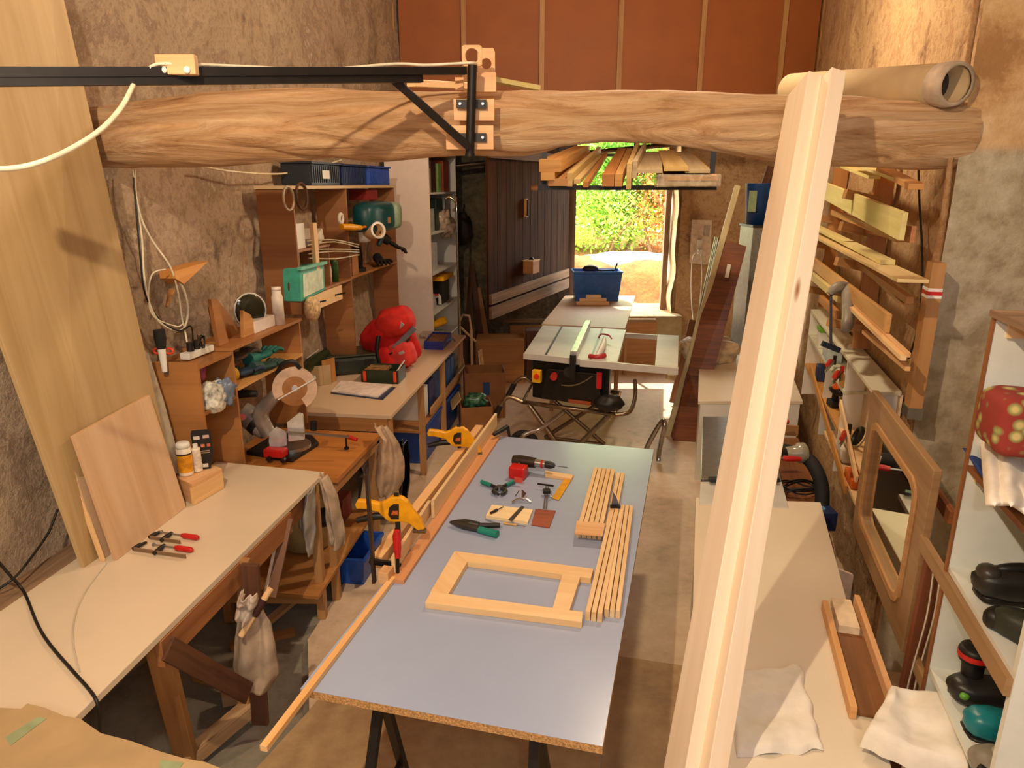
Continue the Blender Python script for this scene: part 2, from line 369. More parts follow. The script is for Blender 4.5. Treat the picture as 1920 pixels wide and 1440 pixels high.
def tree(label, c, r, m, n, ls=.09, stems=5):
    T = Thing('leafy_tree', label, 'tree', 'trees and bushes outside the doorway'); L = MB(); c = V(c)
    for _ in range(n):
        d = V((random.gauss(0, 1), random.gauss(0, 1), random.gauss(0, 1))).normalized(); q = random.random()**.4
        p = c+V((d.x*r[0], d.y*r[1], d.z*r[2]))*q*(1+.35*noise.noise(d*2.2+c)); 
        a = V((random.uniform(-1, 1), random.uniform(-1, 1), random.uniform(-1, .6))).normalized(); s_ = a.cross(UP).normalized(); k = ls*random.uniform(.6, 1.3)
        L.add([p, p+a*k*.5+s_*k*.28, p+a*k, p+a*k*.5-s_*k*.28], [(0, 1, 2, 3)])
    T.part('foliage', L, m); B = MB()
    for i in range(stems):
        a = V((c.x+random.uniform(-.3, .3), c.y, .8)); e_ = c+V((random.uniform(-.8, .8)*r[0], random.uniform(-.5, .5)*r[1], random.uniform(-.2, .7)*r[2]))
        B.tube([a, (a+e_)/2+V((random.uniform(-.2, .2), 0, .1)), e_], [.05, .03, .01], 6, spl=4)
    T.part('trunk', B, GREYW); T.done()
LG = leafmat('leaf_bright', '8fbe40', 'd4ee80'); LD = leafmat('leaf_mid', '4c8c30', '98cc60'); LY = leafmat('leaf_yellow', 'c4c440', 'fcf490'); LR = leafmat('leaf_rust', '9a4c22', 'd88a50')
tree('yellow-green sunlit tree at the left of the doorway view', (1.0, 15.2, 2.5), (1.1, 1.2, 1.9), LY, 5200, .13)
tree('bright green leafy tree filling the middle of the doorway view', (2.0, 14.3, 2.9), (1.5, 1.0, 1.5), LD, 9000, .12)
tree('light green crown above the hanging timber in the doorway', (2.2, 16.6, 3.9), (2.8, 1.2, 1.5), LG, 9000, .15, 4)
tree('rust-brown dry creeper on the bank at the right of the doorway view', (3.0, 13.6, 2.1), (.75, .7, 1.1), LR, 4200, .08)
tree('low bright green bush at the foot of the trees outside', (1.55, 13.6, 1.75), (1.5, .6, .65), LG, 4000, .09)
tree('dark green tree standing furthest behind the doorway', (2.4, 19, 2.9), (5.2, 1.0, 2.6), LD, 12000, .2, 6)

# ================================================================ BEAM AND WHAT IT CARRIES
yb0, yb1 = 3.37, 3.02
prof = [(150, 258, 52), (215, 255, 55), (300, 250, 58), (400, 245, 65), (480, 239, 66), (600, 233, 62), (700, 237, 63), (800, 235, 60), (870, 232, 58),
        (980, 231, 59), (1050, 224, 51), (1130, 218, 45), (1210, 218, 46), (1290, 223, 49), (1370, 232, 54), (1450, 240, 59), (1560, 246, 63), (1700, 252, 63), (1770, 254, 61), (1812, 254, 58)]
def beam_Y(px): return yb0+(yb1-yb0)*(px-150)/1680
bp_, br_ = [], []
for px, cy, h in prof:
    p = PY(px, cy, beam_Y(px)+.1); bp_.append(p); br_.append(h*(p.y*COSP+(CH-p.z)*SINP)/F)
M0 = MB(); M0.tube(bp_, br_, 110, spl=22)
for i, q in enumerate(M0.v):
    q = V(q); k = 1; best = min(range(len(bp_)-1), key=lambda j: abs(bp_[j].x-q.x)); c = bp_[best]; 
    t = (q.x-c.x)/(bp_[best+1].x-c.x); c = c.lerp(bp_[best+1], max(-1, min(1, t))); d = q-c
    dd = V((d.x, d.y*.85, d.z)); n_ = .10*noise.fractal(V((q.x*1.1, q.y*5, q.z*5)), 1, 2, 4)+.035*noise.noise(V((q.x*4, q.y*16, q.z*16)))-.10*max(0, .12-abs(noise.noise(V((q.x*1.2, q.y*4+3, q.z*6)))))/.12*.8
    M0.v[i] = tuple(c+dd*(1+n_))
mb_, ntb, bb = newmat('beam_wood'); t1 = tex(ntb, 'ShaderNodeTexNoise', 1, 'World', (1.3, 9, 11), Detail=8, Roughness=.7, Distortion=1.4)
t2 = tex(ntb, 'ShaderNodeTexNoise', 1, 'World', (2, 5, 5), Detail=3); t3 = tex(ntb, 'ShaderNodeTexNoise', 1, 'World', (.8, 16, 18), Distortion=2.5, Detail=6)
cr_ = ramp(ntb, t1.outputs[0], [(.28, hx('7e5838')), (.40, hx('b88c5e')), (.52, hx('d0a87c')), (.70, hx('e2c49c'))])
ck = ramp(ntb, t3.outputs[0], [(.3, hx('7a4c28')), (.42, (1, 1, 1, 1))]); mu = ntb.nodes.new('ShaderNodeMixRGB'); mu.blend_type = 'MULTIPLY'; mu.inputs[0].default_value = .25
ntb.links.new(cr_, mu.inputs[1]); ntb.links.new(ck, mu.inputs[2]); ntb.links.new(mu.outputs[0], bb.inputs['Base Color']); bb.inputs['Roughness'].default_value = .8
bump(ntb, bb, t1.outputs[0], .8, .04)
struct('beam', M0, mb_)

# wide cardboard tube on the beam
a, b_ = PY(1562, 166, 3.72), PY(1788, 158, 3.0)
T = Thing('cardboard_tube', 'fat brown cardboard tube lying on the right end of the rough beam', 'tube')
R0 = .082; ax = (b_-a).normalized(); L0 = (b_-a).length
T.part('tube_wall', MB().lathe([(R0*.93, -.35), (R0, -.35), (R0, L0), (R0*.8, L0), (R0*.8, L0-.3), (0, L0-.31)], a, ax, 32), CARD)
T.part('inner_shade', MB().cyl(b_-ax*.10, b_-ax*.095, R0*.8, n=32), plain('3a342c', .9)); T.part('torn_wrapping', MB().lathe([(R0*1.02, L0-.07), (R0*1.08, L0-.02), (R0*1.0, L0+.02), (R0*.84, L0+.015)], a, ax, 18), RAG); T.done()  # dark disc inside the tube paints the shade of its bore

# steel swing arm clamped to the beam
T = Thing('steel_pipe_bracket', 'black welded steel arm with diagonal brace bolted on the face of the beam', 'bracket')
yv = 3.06; top, bot = PY(886, 122, yv), PY(881, 288, yv+.02)
T.part('post', MB().tube([top, bot], .019, 14).cyl(bot, bot-V((0, 0, .012)), .021), DSTEEL)
lf = PY(-60, 142, 2.05); 
T.part('upper_rail', MB().board(PY(872, 133, yv), PY(-60, 136, 2.12), .028, .028), DSTEEL)
T.part('lower_rail', MB().board(PY(790, 147, yv-.1), PY(-60, 152, 2.12), .03, .03), DSTEEL)
T.part('diagonal_brace', MB().board(PY(716, 130, yv-.16), PY(880, 276, yv-.01), .03, .014, (0, 1, .3)), DSTEEL)
for yy, nm in ((195, 0), (258, 0)):
    c = PY(884, yy, yv+.035); k = T.part('clamp_strap', MB().box(c, (.125, .006, .034)), DSTEEL)
    for s in (-1, 1): T.part('bolt', MB().cyl(c+V((s*.047, -.003, 0)), c+V((s*.047, -.012, 0)), .006, n=8), STEEL, k)
T.done()
def plate(px, py, Y, sx, sz, label, hole=0, m=PINEP, th=.018, cat='board'):
    c = PY(px, py, Y); mb = MB()
    if hole:
        n = 28; out = []; 
        for i in range(n):
            a = 2*math.pi*i/n; k = 1/max(abs(math.cos(a))/(sx/2), abs(math.sin(a))/(sz/2)); out.append((c.x+k*math.cos(a), c.z+k*math.sin(a)))
        inn = [(c.x+hole*math.cos(2*math.pi*i/n), c.z+hole*math.sin(2*math.pi*i/n)) for i in range(n)]
        vs = [V((x, c.y+s*th/2, z)) for s in (-1, 1) for x, z in out+inn]; fs = []
        for i in range(n):
            j = (i+1) % n; fs += [(i, j, n+j, n+i), (2*n+i, 3*n+i, 3*n+j, 2*n+j), (n+i, n+j, 3*n+j, 3*n+i), (i, 2*n+i, 2*n+j, j)]
        mb.add(vs, fs)
    else: mb.box(c, (sx, th, sz))
    return solo('pine_plate', label, cat, mb, m, 'pine plates around the steel bracket', bevel=.001)
plate(885, 105, 3.11, .082, .080, 'square pine plate with a round hole standing highest, white cable through it', .028)
plate(912, 120, 3.30, .075, .125, 'pine plate with a round hole, behind and right of the taller one', .022)
plate(889, 206, 3.122, .17, .085, 'upper pine backing plate between the steel bracket and the beam')
plate(881, 258, 3.116, .20, .095, 'wider lower pine backing plate under the foot of the steel bracket')
plate(908, 155, 3.17, .10, .075, 'small pine block standing on top of the beam behind the steel post', th=.03)
plate(862, 158, 3.2, .035, .05, 'tiny pine offcut on the beam just left of the steel post', th=.04)
solo('pine_batten', 'short pine batten lying on the beam left of the steel bracket', 'batten', MB().board(PY(770, 156, 3.35), PY(905, 163, 3.9), .045, .03), PINE, bevel=.002)
solo('timber_offcut', 'long timber offcut lying on the beam right of the steel bracket', 'board', MB().board(PY(925, 150, 3.4), PY(1010, 166, 3.45), .06, .02), GREENW)
a = PY(332, 122, 2.42); T = Thing('junction_box', 'small pale junction box with two round bosses on the steel rail', 'junction box')
k = T.part('cover', MB().box(a, (.125, .03, .06)), PINEP, bevel=.003)
for s in (-1, 1): T.part('boss', MB().ell(a+V((s*.037, -.018, -.017)), (.011, .006, .011)), plain('fff6e8', .2), k)
T.done()
IV = plain('eadfc0', .45)
def cable(label, pts, r, m, name='cable', cat='cable', group=None): return solo(name, label, cat, MB().tube(pts, r, 8, spl=8), m, group)
cable('white cable strapped along the top of the steel rail to the holed plate', [PY(280, 128, 2.38), PY(300, 120, 2.4), PY(360, 121, 2.44), PY(440, 124, 2.6), PY(600, 130, 2.8), PY(740, 120, 2.98), PY(800, 122, 3.03), PY(880, 118, 3.06), PY(893, 120, 3.11)], .0055, IV)
cable('thick cream cable drooping from the steel rail at the far left', [PY(250, 160, 2.3), PY(225, 205, 2.2), PY(180, 250, 2.05), PY(100, 295, 1.9), PY(20, 316, 1.85), PY(-80, 312, 1.8)], .0075, IV)

# ================================================================ LEFT BENCH AND BOARDS
ZB = .85
fr, bk = PZ(608, 885, ZB), PZ(405, 865, ZB)
def ext(p, q, y): t = (y-p.y)/(q.y-p.y); return p+(q-p)*t
n1 = ext(fr, PZ(290, 1198, ZB), 1.0); n2 = ext(bk, PZ(0, 1146, ZB), 1.0)
T = Thing('workbench', 'long white laminate workbench along the left stone wall', 'workbench')
T.part('worktop', MB().prism([fr, bk, n2, n1], (0, 0, -.028)), MEL, bevel=.003)
T.part('apron', MB().board(ext(fr, n1, 3.5)+V((-.04, 0, -.09)), ext(fr, n1, 2.2)+V((-.04, 0, -.09)), .022, .12), BROWN)
fp = PZ(612, 1157, 0)
T.part('leg', MB().board(V((fp.x-.02, fp.y, 0)), fr+V((-.045, -.07, -.03)), .05, .045, (1, 0, 0)), OAK)
T.part('leg', MB().board(Lw(3.55, .25, -.05), Lw(3.55, .25, ZB-.03), .05, .05, (1, 0, 0)), OAK)
T.part('leg', MB().board(Lw(1.3, .8, -.05), Lw(1.3, .8, ZB-.03), .05, .05, (1, 0, 0)), OAK)
T.part('stretcher', MB().board(V((fp.x, fp.y-.02, .14)), Lw(3.5, .3, .14), .02, .07), OAK); T.done()
solo('ledge_plank', 'narrow grey-brown plank between the white bench and the stone wall', 'plank',
     MB().board(Lw(1.4, .085, ZB-.012), Lw(3.1, .075, ZB-.012), .12, .022), GREYW)
# tall veneered board leaning on the wall (overlapping planks of colour)
B0, B1 = PZ(150, 1064, ZB), PZ(330, 940, ZB)
Tt = PL(112, 0, .10); d1 = Tt-B1; a0 = PL(0, 652, .12); TL_ = B0+(a0-B0)*((Tt+d1*.1).z-B0.z)/(a0.z-B0.z)
solo('tall_board', 'very tall pale glued-wood board leaning on the stone wall at far left', 'board',
     MB().prism([B1, Tt+d1*.1, TL_, B0], NLw*.02), wood('c6aa7c', 'a88a5a', .5, .55), bevel=.002)
def lean(name, label, px, off0, off1, m, th, cat='board', grp=None):
    # px: bottom-left, bottom-right on the bench; top-left, top-right towards the wall
    a, b2 = PZ(px[0][0], px[0][1], ZB+.001), PZ(px[1][0], px[1][1], ZB+.001)
    def tp(q, base):
        r = ray(*q); o = base.x-CL-SL*base.y; return C0 + r*((CL+o*off1)/(r.x-SL*r.y))
    c, d = tp(px[3], b2), tp(px[2], a)
    c = b2+(d-a)*((c-b2).dot(d-a)/(d-a).length_squared)*.5+(c-b2)*.5
    return solo(name, label, cat, MB().prism([b2, c, d, a], NLw*th), m, grp, bevel=.0015)
lean('plywood_panel', 'larger plywood panel with a plain top, leaning on the tall board', [(186, 1050), (330, 946), (80, 712), (238, 645)], 1, .55, wood('d6b894', 'c6a27c', .5, .6), .015, 'panel', 'panels leaning on the tall board')
lean('glued_board', 'shorter knotty pine panel in front of the plywood, dark streaks', [(212, 1050), (343, 950), (131, 818), (272, 742)], 1, .72, wood('dcbc98', 'c49a70', .45, .55), .018, 'panel', 'panels leaning on the tall board')
lean('thin_batten', 'thin batten leaning beside the left edge of the panels', [(187, 1052), (191, 1050), (113, 848), (118, 846)], 1, .6, PINE, .02, 'batten')
def brd(u, v):
    a = PL(262+u*26, 655, .12); b2 = PL(318+u*22, 888, .2); w_ = .5+.5*min(1, (math.sin(math.pi*min(.5, v*2.2))))
    c = (a+b2)/2; p = b2.lerp(a, v); return p
q = [PL(300, 880, .2), PL(314, 893, .2), PL(329, 885, .2), PL(331, 865, .19), PL(300, 750, .15), PL(272, 664, .12), PL(264, 656, .12), PL(258, 664, .12)]
solo('grey_plank', 'narrow pale grey plank with a rounded end behind the tall board', 'plank', MB().prism(q, NLw*.02), plain('b5ab98', .6))
# cardboard in the lower left corner
rng = random.Random(3); zt = .868
top_ = [(-60, 1360), (0, 1330), (40, 1332), (52, 1322), (85, 1330), (120, 1345), (150, 1350), (190, 1378), (245, 1392), (300, 1412), (345, 1425), (385, 1432), (430, 1450), (430, 1560), (-60, 1560)]
mb = MB(); mb.prism([PZ(x, y, zt) for x, y in top_], (0, 0, .006))
T = Thing('cardboard_sheet', 'torn brown cardboard sheet lying on the near end of the white bench', 'cardboard'); k = T.part('sheet', mb, CARD)
T.part('tape', MB().prism([PZ(10, 1382, zt+.0068), PZ(70, 1345, zt+.0068), PZ(88, 1347, zt+.0068), PZ(20, 1398, zt+.0068)], (0, 0, .0008)), plain('9fae84', .3), k)
T.part('tape', MB().prism([PZ(300, 1425, zt+.0068), PZ(345, 1430, zt+.0068), PZ(330, 1450, zt+.0068), PZ(300, 1450, zt+.0068)], (0, 0, .0008)), plain('9fae84', .3), k)
mb2 = MB().prism([PZ(x, y+16, zt-.010) for x, y in top_[1:-2]]+[PZ(430, 1560, zt-.01), PZ(0, 1560, zt-.01)], (0, 0, .006)); T.part('lower_layer', mb2, CARDD); T.done()

# ================================================================ BLUE-GREY TABLE
ZT = .8
tl = [PZ(563, 1292, ZT), PZ(1130, 1400, ZT), PZ(1226, 843, ZT), PZ(936, 818, ZT)]
T = Thing('assembly_table', 'blue-grey laminated panel table with chipboard edges in the middle of the shop', 'table')
k = T.part('tabletop', MB().prism(tl, (0, 0, -.028)), CHIP)
T.part('laminate', MB().prism([p+V((0, 0, .0012)) for p in tl], (0, 0, -.001)), plain('a2b0cc', .26, var=.03, scale=2), k, label='blue-grey laminate surface')
T.done()
trd = plain('15120f', .5)
def trestle(v, label):
    T = Thing('steel_trestle', label, 'trestle', 'steel trestles under the blue-grey table'); c = (tl[0]+tl[1])/2+DT*v; c.z = 0
    T.part('top_bar', MB().board(c+NT*-.34+V((0, 0, .745)), c+NT*.34+V((0, 0, .745)), .05, .05), trd)
    for s in (-1, 1):
        for q in (-1, 1):
            T.part('leg', MB().board(c+NT*.27*s+V((0, 0, .75)), c+NT*.3*s+DT*.27*q, .025, .032, NT), trd)
        T.part('crossbar', MB().board(c+NT*.29*s+DT*.17+V((0, 0, .28)), c+NT*.29*s-DT*.17+V((0, 0, .28)), .02, .02), trd)
    T.done()
trestle(.12, 'black steel trestle under the near end of the blue-grey table'); trestle(2.1, 'black steel trestle under the far end of the blue-grey table')

# ================================================================ MITRE SAW BENCH AND MIDDLE BENCH
ZM = .78
T = Thing('wooden_bench', 'lower orange-brown wooden bench carrying the mitre saw', 'workbench')
a, b2 = PZ(714, 812, ZM), PZ(625, 904, ZM); d = (a-b2).normalized(); b2 = a-d*.76; nL = V((-d.y, d.x, 0))
T.part('worktop', MB().prism([a, a+nL*.80, b2+nL*.80, b2], (0, 0, -.035)), wood('c98644', 'a3652c', .5, .35), bevel=.003)
T.part('lower_shelf', MB().prism([a+V((-.06, -.05, -.55)), a+nL*.7+V((0, 0, -.55)), b2+nL*.7+V((0, -.35, -.55)), b2+V((-.06, -.35, -.55))], (0, 0, -.02)), ORANGE)
for s, t in ((.05, .05), (.05, .75), (.78, .05), (.78, .75)):
    c = a-d*s+nL*t; T.part('leg', MB().board(V((c.x, c.y, 0)), V((c.x, c.y, ZM-.035)), .045, .045, (1, 0, 0)), OAK)
T.part('apron', MB().board(a-d*.03+nL*.03+V((0, 0, -.07)), b2+d*.03+nL*.03+V((0, 0, -.07)), .02, .07), OAK); T.done()
f0, f1 = PZ(733, 779, ZB), PZ(873, 628, ZB); d = (f1-f0).normalized(); nL = V((-d.y, d.x, 0)); b0 = PZ(588, 768, ZB)
T = Thing('long_workbench', 'long pale laminate workbench further back along the left wall, on wooden legs', 'workbench')
T.part('worktop', MB().prism([f0, f1, f1+nL*.80, f0+nL*.84], (0, 0, -.03)), plain('d8bd9c', .4, var=.03, scale=3), bevel=.003)
T.part('apron', MB().board(f0+nL*.03+d*.02+V((0, 0, -.08)), f0+nL*.8+d*.02+V((0, 0, -.08)), .022, .1), ORANGE)
T.part('shelf_rail', MB().board(f0+nL*.03+d*1.25+V((0, 0, -.38)), f1+nL*.03+V((0, 0, -.38)), .02, .06), OAK)
T.part('lower_shelf', MB().prism([f0+nL*.04+d*.9+V((0, 0, -.44)), f1+nL*.04+V((0, 0, -.44)), f1+nL*.75+V((0, 0, -.44)), f0+nL*.75+d*.9+V((0, 0, -.44))], (0, 0, -.02)), ORANGE)
Ln = (f1-f0).length
for s in (.05, .95, 1.75, Ln-.12):
    for t in ((.035, .76)):
        c = f0+d*s+nL*t; T.part('leg', MB().board(V((c.x, c.y, 0)), V((c.x, c.y, ZB-.03)), .06, .05, (1, 0, 0)), OAK)
T.done()
MBf0, MBd, MBn = f0, d, nL

# ================================================================ RIGHT COUNTER
ZC = .70
def Cf(y): return V((.082+.264*y, y, ZC))
def Cb(y): return V((.85+SR*y, y, ZC))
CW = plain('e6d9c0', .35, var=.03, scale=2)
def counter(y0, y1, label, z=ZC):
    T = Thing('base_cabinet', label, 'cabinet', 'white base cabinets along the right side')
    A, B, C, D = [V((p.x, p.y, z)) for p in (Cf(y0), Cf(y1), Cb(y1), Cb(y0))]
    T.part('worktop', MB().prism([A, B, C, D], (0, 0, -.03)), CW, bevel=.003)
    i = V((.02, 0, 0)); T.part('carcass', MB().prism([V((p.x, p.y, 0)) for p in (A+i, B+i, C-i, D-i)], (0, 0, z-.031)), WHITE); T.done()

cb0, cb1 = PZ(1580, 984, ZC), PZ(1668, 1350, ZC); cbn = ext(cb0, cb1, .9)
T = Thing('base_cabinet', 'nearest low white cabinet with a wide cream worktop on the right', 'cabinet', 'white base cabinets along the right side')
q = [Cf(.9), Cf(3.62), V((cb0.x, 3.56, ZC)), cbn]; T.part('worktop', MB().prism(q, (0, 0, -.03)), CW, bevel=.003)
q = [V((p.x+d, p.y, 0)) for p, d in zip(q, (.02, .02, -.03, -.03))]; T.part('carcass', MB().prism(q, (0, 0, ZC-.031)), WHITE); T.done()
counter(5.45, 7.5, 'far white cabinet with a cream top behind the planer, beside the dark slab')
# ================================================================ LEANING TIMBERS
def prop(px_b, yb, px_t, yt, w, dpt, label, off):
    b, t = PY(px_b[0], px_b[1], yb), PY(px_t[0], px_t[1], yt); d = (t-b).normalized(); b = b-d*((b.z-ZC-.012)/d.z)
    dv = V((0, 1, 0)); dv = (dv-d*dv.dot(d)).normalized(); s = dv.cross(d).normalized(); s = s if s.x > 0 else -s
    o = s*w/2+dv*dpt/2
    return solo('pine_beam', label, 'beam', MB().board(b+o, t+o, w, dpt, dv), wood('f8e8d0', 'eed6b6', .7, .45, True), 'tall pine beams leaning on the rough beam', bevel=.003)
prop((1285, 1440), 1.66, (1517, 132), 2.80, .054, .16, 'left of two tall planed pine beams leaning on the rough beam', 0)
prop((1329, 1440), 1.62, (1560, 125), 2.74, .058, .09, 'right of two tall planed pine beams leaning on the rough beam', 0)

# ================================================================ WALL SHELVES ON THE RIGHT
cF, cB = .85, .985
def shelfslab(mb, y0, y1, z, t=.02, c0=cF, c1=cB): mb.prism([Rw(y0, c0, z), Rw(y1, c0, z), Rw(y1, c1, z), Rw(y0, c1, z)], (0, 0, -t)); return mb
T = Thing('tool_shelf', 'white compartment shelf full of tools on the right stone wall', 'shelf')
T.part('top_board', shelfslab(MB(), 3.26, 5.6, 1.43, .022), plain('ddd8c0', .4, var=.04), bevel=.002)
T.part('back_panel', MB().prism([Rw(3.27, cB, .71), Rw(5.6, cB, .71), Rw(5.6, cB, 1.41), Rw(3.27, cB, 1.41)], -NRw*.012), plain('e8cfae', .5))
T.part('shelf', shelfslab(MB(), 3.94, 5.6, 1.23), plain('cfcfb4', .45)); T.part('shelf', shelfslab(MB(), 3.97, 5.6, .985), wood('cf9850', 'b07a38', .7))
T.part('shelf', shelfslab(MB(), 3.30, 3.95, 1.0, .018), PINE); T.part('shelf', shelfslab(MB(), 3.30, 4.4, .82, .018), PINE)
for y, z0, z1 in ((3.265, 1.10, 1.41), (3.95, .72, 1.41), (4.6, .72, 1.21), (5.58, .72, 1.41)):
    T.part('divider', MB().prism([Rw(y, cF+.002, z0), Rw(y, cB-.014, z0), Rw(y, cB-.014, z1), Rw(y, cF+.002, z1)], DR*.018), WHITE)
T.part('rail', MB().board(Rw(3.95, cF-.012, 1.16), Rw(3.3, cF-.012, .95), .012, .04), PINE)
T.part('rail', MB().board(Rw(5.2, cF-.012, 1.05), Rw(3.5, cF-.012, .80), .012, .05), wood('d49a4c', 'b67a34', .7)); T.done()
# timber store
T = Thing('timber_rack', 'rough wooden wall rack with upright stud and bracket arms on the right stone wall', 'rack')
T.part('stud', MB().board(Rw(4.12, .955, 1.45), Rw(4.12, .955, 2.52), .045, .10, NRw), ORANGE)
T.part('stud', MB().board(Rw(5.6, .955, 1.45), Rw(5.6, .955, 2.52), .045, .10, NRw), ORANGE)
for z in (2.40, 2.22, 2.02, 1.85, 1.66):
    for y in (4.12, 5.6): T.part('arm', MB().board(Rw(y, .93, z-.09), Rw(y, .74, z-.05), .045, .05), OAK)
T.done()
rk = 'timber strips on the right wall rack'
def rack(f, n, c, w, t, label, m, c2=None, cat='board'):
    a, b = PC(f[0], f[1], c), PC(n[0], n[1], c2 or c); return solo('timber_strip', label, cat, MB().board(a, b, t, w), m, rk, bevel=.0015)
LGW = wood('e6d898', 'cdb870', .8, .5)
rack((1520, 345), (1694, 425), .80, .115, .022, 'widest pale greenish board, second from the top of the wall rack', LGW)
rack((1562, 398), (1688, 447), .84, .035, .03, 'dark orange strip directly under the widest board on the rack', ORANGE)
rack((1600, 420), (1712, 440), .90, .07, .02, 'short reddish block end at the near end under the widest board', wood('c88858', 'a0643c'), .86)
rack((1515, 418), (1665, 492), .80, .022, .06, 'long pale strip lying in the middle tier of the rack', LGW)
rack((1515, 432), (1712, 527), .78, .014, .11, 'flat pale board with a slanting cut end, middle tier of the rack', wood('ddc48c', 'c0a068', .8))
rack((1568, 465), (1706, 563), .86, .03, .03, 'orange strip crossing diagonally below the flat pale board', ORANGE)
rack((1600, 480), (1698, 572), .88, .018, .03, 'thin brown strip beside the crossing orange strip', OAK)
rack((1512, 482), (1666, 607), .82, .085, .02, 'broad orange-tan board in the lower tier of the rack', wood('d8a868', 'ba8648', .8))
rack((1512, 508), (1575, 560), .80, .05, .03, 'pale strip beside the grey clamp in the lower tier', LGW)
rack((1540, 560), (1570, 590), .80, .05, .03, 'short stubby offcut sticking out below the grey clamp', ORANGE)
rack((1594, 576), (1694, 672), .80, .02, .022, 'first of two thin twin laths pointing at the taped post', PINE)
rack((1604, 574), (1702, 666), .82, .02, .022, 'second of two thin twin laths, nearer the wall', PINEP)
rack((1620, 622), (1702, 692), .83, .018, .02, 'lowest thin lath above the cream shelf top', PINEP)
rack((1585, 312), (1640, 332), .86, .02, .06, 'far strip in the top tier just under the rough beam', LGW)
rack((1612, 308), (1690, 336), .84, .015, .07, 'middle yellow strip in the top tier under the rough beam', LGW)
rack((1655, 318), (1718, 350), .84, .025, .06, 'nearest orange strip in the top tier under the rough beam', wood('d49a5c', 'b47a3c'))
# corner post with tape
T = Thing('corner_post', 'orange-brown wooden post with a red and white tape band at the pier corner', 'post')
pz0, pz1 = 1.46, 2.09; pc = .945; py_ = 2.93
T.part('post', MB().board(Rw(py_, pc, pz0), Rw(py_, pc, pz1), .05, .085, DR), wood('c4925c', 'a4743f', .5)); c = Rw(py_, pc, 1.965)
R_ = frame(UP, DR); k = T.part('tape_band', MB().box(c, (.042, .053, .088), R_), plain('f0e8e0', .4)); T.part('tape_stripe', MB().box(c, (.016, .0545, .0895), R_), RED, k)
T.part('steel_shoe', MB().box(Rw(py_, pc, 1.44), (.05, .06, .095), R_), STEEL); T.done()
cable('thin black cable hanging down the right stone wall beside the taped post', [PC(1722, 305, .95), PC(1724, 380, .95), PC(1728, 450, .95), PC(1729, 530, .94), PC(1722, 610, .94), PC(1704, 672, .95)], .005, BLK)

# tools in the shelf
def Rb(y, c, z): return Rw(y, c, z)
def rbox(name, label, cat, y, c, z, sy, sc, sz, m, group=None, bevel=.002):
    R = frame(DR, UP); return solo(name, label, cat, MB().box(Rw(y, c, z+sz/2), (sy, sc, sz), R), m, group, bevel=bevel)
rbox('storage_box', 'pale blue box with a red band on the upper shelf of the right wall', 'box', 4.72, .90, 1.232, .24, .09, .09, plain('b8c4c4', .5))
rbox('storage_box', 'small white box with green lid standing at the far end of the upper shelf', 'box', 5.1, .90, 1.232, .12, .09, .12, WHITE)
rbox('green_box', 'bright green flat box lying on the small white box', 'box', 5.1, .90, 1.353, .14, .1, .03, plain('6fa820', .5))
rbox('paint_tin', 'dark blue tin on the orange shelf beside the pine beams', 'tin', 5.05, .91, .987, .1, .09, .12, plain('28365c', .4), bevel=.01)
def rclamp(y, z, label, m, name='bar_clamp'):
    T = Thing(name, label, 'clamp', 'clamps on the right wall shelf'); a = Rw(y, .88, z+.03); d = (DR*-.9+NRw*.3).normalized()
    T.part('bar', MB().board(a, a+d*.3, .008, .022), STEEL); T.part('fixed_jaw', MB().board(a+V((0, 0, .04)), a+V((0, 0, -.02)), .02, .02, DR), m)
    T.part('handle', MB().tube([a+d*.12+V((0, 0, .03)), a+d*.16+V((0, 0, .035)), a+d*.26+V((0, 0, .03))], [.012, .016, .013], 10), RED); T.done()
rclamp(4.5, 1.24, 'red-handled bar clamp lying furthest back on the upper right shelf', DSTEEL); rclamp(4.22, 1.24, 'red-handled bar clamp at the near end of the upper right shelf', RED)
a = Rw(4.1, .88, 1.255); solo('brass_tube', 'short brass tube lying beside the red clamps on the upper shelf', 'tube', MB().cyl(a+DR*.1, a-DR*.1-NRw*-.03, .018, n=14), plain('c89a50', .25, .8))
T = Thing('cordless_drill', 'orange and black cordless drill on the orange shelf of the right wall', 'drill'); a = Rw(4.35, .90, .99)
T.part('body', MB().ell(a+V((0, 0, .13)), (.05, .09, .038), None, 12, 8), BLK); T.part('grip', MB().tube([a+V((0, .03, .1)), a+V((.01, .05, .03))], [.02, .022], 10), BLK)
T.part('battery', MB().box(a+V((.01, .05, .025)), (.07, .09, .045)), BLK, bevel=.006); T.part('cap', MB().ell(a+V((-.015, -.02, .155)), (.035, .04, .026)), plain('f0641c', .35)); T.part('chuck', MB().cyl(a+V((0, -.08, .13)), a+V((0, -.13, .13)), .022, .015), DSTEEL); T.done()
# grey hot-air/clamp body hung from the rack
T = Thing('grey_pistol_clamp', 'big grey plastic clamp hanging with dark jaws from the wall rack', 'clamp'); a = PC(1572, 545, .76); b = PC(1585, 612, .76)
T.part('body', MB().tube([a+V((-.05, 0, -.02)), a+V((-.01, 0, .02)), a+V((.05, 0, .0)), b+V((.01, 0, .02)), b+V((0, 0, -.02))], [.02, .03, .034, .032, .02], 12, spl=4), plain('8c8578', .45))
T.part('bar', MB().board(a+V((-.03, .03, -.0)), b+V((-.05, .03, -.12)), .012, .025), plain('1c2438', .5)); T.part('jaw', MB().board(b+V((-.1, .03, -.1)), b+V((0, .03, -.14)), .02, .03), plain('1c2438', .5))
T.part('release_button', MB().ell(b+V((.0, -.02, -.01)), (.02, .015, .018)), TEAL); T.done()
a = Rw(3.62, .89, 1.0); T = Thing('tape_reel', 'wire-rimmed reel of dark cord on the shelf left of the mirror', 'reel'); ax = (NRw+V((0, 0, .4))).normalized()
